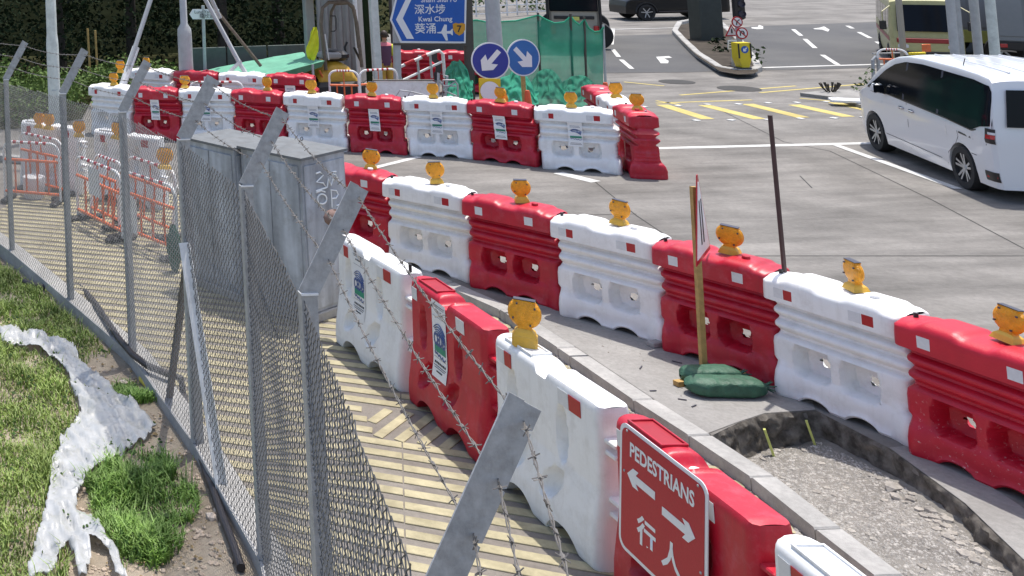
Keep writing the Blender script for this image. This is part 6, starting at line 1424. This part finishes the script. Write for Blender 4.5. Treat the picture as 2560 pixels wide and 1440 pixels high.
def grass(name, m, n, region, hmin, hmax, label, lush=None):
    V, F = [], []; xs = [p[0] for p in region]; ys = [p[1] for p in region]; k = 0; tries = 0
    while k < n and tries < n * 14:
        tries += 1; x, y = random.uniform(min(xs), max(xs)), random.uniform(min(ys), max(ys))
        if not inside((x, y), region) or (inside((x, y), SH_W) and (random.random() > .10 or noise.noise(Vector((x * 6, y * 6, 3))) < .05)): continue
        if lush is None and random.random() > veg_density(x, y): continue
        if lush and random.random() > ss(1.1, .2, .9 * noise.noise(Vector((x * 4, y * 4, 2))) + math.hypot((x - sum(xs) / len(xs)) / (max(xs) - min(xs)), (y - sum(ys) / len(ys)) / (max(ys) - min(ys))) * 2): continue
        k += 1; h = random.uniform(hmin, hmax) * (.75 + .8 * noise.noise(Vector((x * 2.2, y * 2.2, 0)))) * (1.7 if random.random() < .06 else 1); a = random.random() * 6.28; b_ = random.uniform(.3, .95) * h; w_ = .0035 + .003 * random.random(); z = verge_z(x, y) - .01
        sx, sy = -math.sin(a) * w_, math.cos(a) * w_; c, s = math.cos(a), math.sin(a); o = len(V)
        V += [(x - sx, y - sy, z), (x + sx, y + sy, z), (x + c * b_ * .35 + sx * .8, y + s * b_ * .35 + sy * .8, z + h * .6), (x + c * b_ * .35 - sx * .8, y + s * b_ * .35 - sy * .8, z + h * .6), (x + c * b_, y + s * b_, z + h * .85)]
        F += [(o, o + 1, o + 2, o + 3), (o + 3, o + 2, o + 4)]
    mb = MB(); mb.v, mb.f = V, F; return tag(stuff(mb.build(name, m, smooth=False)), label, 'grass')
grass('grass', m_grass, 95000, [(-1.2, 6.8), (.62, 7.0), (.75, 8.7), (1.25, 10.2), (1.6, 11.4), (1.15, 12.9), (.5, 14.9), (-.4, 17.8), (-3, 17.8)], .05, .15, 'dry yellowish green grass on the verge left of the fence')
CL = [tuple(G(x, y, -.1))[:2] for x, y in ((150, 1240), (210, 1140), (330, 1090), (470, 1130), (500, 1260), (450, 1370), (350, 1445), (290, 1390), (230, 1300))]
grass('grass_clump', m_grass2, 7500, CL, .05, .19, 'lush green grass clump between the plastic sheet and the cable', lush=1)
scatter('dry_leaves', mat('dry_leaf', (.30, .22, .11), .8, .4, 12, world=True), [(-.3, 7), (1.9, 7), (2.0, 9.3), (1.7, 11.2), (1.2, 13), (.2, 13)], 700, .006, .02, lambda x, y: verge_z(x, y) + .02, LOW, 2)
scatter('weed_leaves', m_leafm, [(.2, 8), (1.7, 8), (1.75, 10.5), (1.3, 12.5), (.5, 13.5), (-.2, 11)], 1600, .008, .026, lambda x, y: verge_z(x, y) + .03 + .03 * random.random() if noise.noise(Vector((x * 3, y * 3, 4))) > .1 else -.3, LOW, 1.5)
CL2 = [tuple(G(x, y, -.1))[:2] for x, y in ((225, 1000), (300, 940), (400, 960), (410, 1000), (320, 1010), (290, 985))]
grass('grass_clump', m_grass2, 1500, CL2, .05, .12, 'sparse tuft of grass beside the yellow pipe', lush=1)
scatter('verge_stones', mat('verge_stone', (.42, .34, .26), .85, .35, 9, world=True), [(.6, 7), (1.95, 7), (2.0, 9.3), (1.75, 11.2), (1.3, 11.2), (1.2, 9.6), (.7, 8.4)], 3200, .005, .03, lambda x, y: verge_z(x, y), ROCKS, 5)
for q, (px, py, r_) in enumerate(((310, 950, .055), (530, 1290, .05), (545, 1275, .04), (590, 1265, .035))):
    p = G(px, py, -.1); lv, lf = ROCKS[q]; mb = MB().add([(p.x + a[0] * r_, p.y + a[1] * r_, verge_z(p.x, p.y) + a[2] * r_ + .01) for a in lv], lf); tag(mb.build('stone', mat('pale_stone', (.5, .43, .36), .85, .2, 9), smooth=False), ('pale stone beside the yellow pipe', 'largest pale stone at the foot of the white stay', 'pale stone leaning on the largest one by the stay', 'small pale stone nearest the mesh by the stay')[q], 'stone', 'stones on the verge')
# plastic sheet, draped
m_sheet = mat('pale_plastic_sheet', (.50, .515, .52), .35, .12, 5, alpha=.72, dirt=(.30, .30, .22), dirt_amt=.55, dscale=6, bump=.35, bscale=18)
xs = [p[0] for p in SH_W]; ys = [p[1] for p in SH_W]; st_ = .022; V, F, idx = [], [], {}
def snap(x, y):
    if inside((x, y), SH_W): return x, y
    best = None
    for a_, b_ in zip(SH_W, SH_W[1:] + SH_W[:1]):
        dx, dy = b_[0] - a_[0], b_[1] - a_[1]; t = max(0, min(1, ((x - a_[0]) * dx + (y - a_[1]) * dy) / (dx * dx + dy * dy + 1e-9))); q = (a_[0] + t * dx, a_[1] + t * dy); dd2 = (q[0] - x) ** 2 + (q[1] - y) ** 2
        if best is None or dd2 < best[0]: best = (dd2, q)
    return best[1]
def sheet_v(i, j):
    if (i, j) not in idx:
        x, y = min(xs) + i * st_, min(ys) + j * st_; z = verge_z(x, y) + .03 + .09 * (.5 - abs(noise.noise(Vector((x * 8 + y * 1.5, y * 3, 2))))) + .05 * (.5 - abs(noise.noise(Vector((x * 17 + y * 6, y * 8 - x * 3, 5))))) + .03 * noise.noise(Vector((x * 3, y * 3, 9))); x, y = snap(x, y); idx[(i, j)] = len(V); V.append((x, y, z))
    return idx[(i, j)]
for i in range(int((max(xs) - min(xs)) / st_)):
    for j in range(int((max(ys) - min(ys)) / st_)):
        if inside((min(xs) + (i + .5) * st_, min(ys) + (j + .5) * st_), SH_W): F.append((sheet_v(i, j), sheet_v(i + 1, j), sheet_v(i + 1, j + 1), sheet_v(i, j + 1)))
mb = MB(); mb.v, mb.f = V, F; o = mb.build('plastic_sheet', m_sheet, ang=180); tag(o, 'torn pale plastic sheet lying crumpled across the grass', 'sheet'); so_ = o.modifiers.new('thick', 'SOLIDIFY'); so_.thickness = .004
def ground_line(pts, r, z=0.0, n=6):
    P = []
    for (a_, b_) in zip(pts, pts[1:]):
        A, B = G(*a_, -.1), G(*b_, -.1)
        for k_ in range(n): v = A.lerp(B, k_ / n); P.append((v.x, v.y, max(verge_z(v.x, v.y), -.16) + r + z + .01 * noise.noise(Vector((v.x * 5, v.y * 5, 9)))))
    return P
m_cable = mat('black_cable', (.035, .03, .032), .5, .2, 10)
P = ground_line([(60, 700), (95, 715), (140, 718), (195, 711), (215, 725)], .017, .02) + [tuple(G(x, y, z)) for x, y, z in ((240, 760, .02), (270, 805, .03), (300, 850, .04), (330, 885, .05), (370, 915, .05), (420, 935, .05), (452, 945, .04))] + ground_line([(458, 985), (470, 1030), (490, 1110), (525, 1210), (560, 1310), (612, 1445)], .02, .02)
tag(MB().tube(P, .034, 10).build('cable', m_cable), 'thick black cable running along the foot of the fence', 'cable')
m_ypipe = mat('yellow_pipe', (.55, .45, .05), .5, .2, 10)
tag(MB().tube(ground_line([(110, 715), (170, 765), (215, 800), (300, 880)], .014, .0), .012, 7).build('gas_pipe', m_ypipe), 'thin yellow pipe lying at the fence footing further back', 'pipe'); tag(MB().tube(ground_line([(350, 925), (352, 945), (385, 975), (420, 1000), (460, 1010)], .02, .0), .02, 8).build('gas_pipe', m_ypipe), 'kinked yellow pipe end by the brown stay', 'pipe')
# pile beside the cabinet
m_brown = mat('brown_sack', (.20, .13, .11), .8, .3, 10, bump=.5, bscale=20); p = G(858, 640, .95); rr = []
a_ = (4.25, 11.9); 
rr = [[(4.2 + .13 * math.cos(t) * math.sin(PI * (k_ + .5) / 9) * (1 + .2 * noise.noise(Vector((t, k_, 0)))), 11.75 + .12 * math.sin(t) * math.sin(PI * (k_ + .5) / 9), 1.08 + .09 * (1 - math.cos(PI * k_ / 8))) for t in [2 * PI * q / 14 for q in range(14)]] for k_ in range(9)]
tag(MB().grid(rr, closed_v=True).build('brown_sack', m_brown, ang=180), 'small brown sack lying on the barrier beside the cabinet', 'sack')
# grey post caps and litter on the slab
for q in range(5):
    px, py = ((1680, 905), (1695, 1000), (1625, 980), (1730, 1020), (1600, 925))[q]; p = G(px, py); tag(MB().beam((p.x, p.y, .012), (p.x + .06, p.y + .03 * (q - 2), .012), .01, .006).build('litter_scrap', m_lampdark, smooth=False), ('dark scrap of litter nearest the wooden post', 'dark scrap left of the sandbags', 'dark scrap near the kerb edge', 'dark scrap below the sandbags', 'dark scrap furthest up the slab')[q], 'litter', 'scraps on the slab')
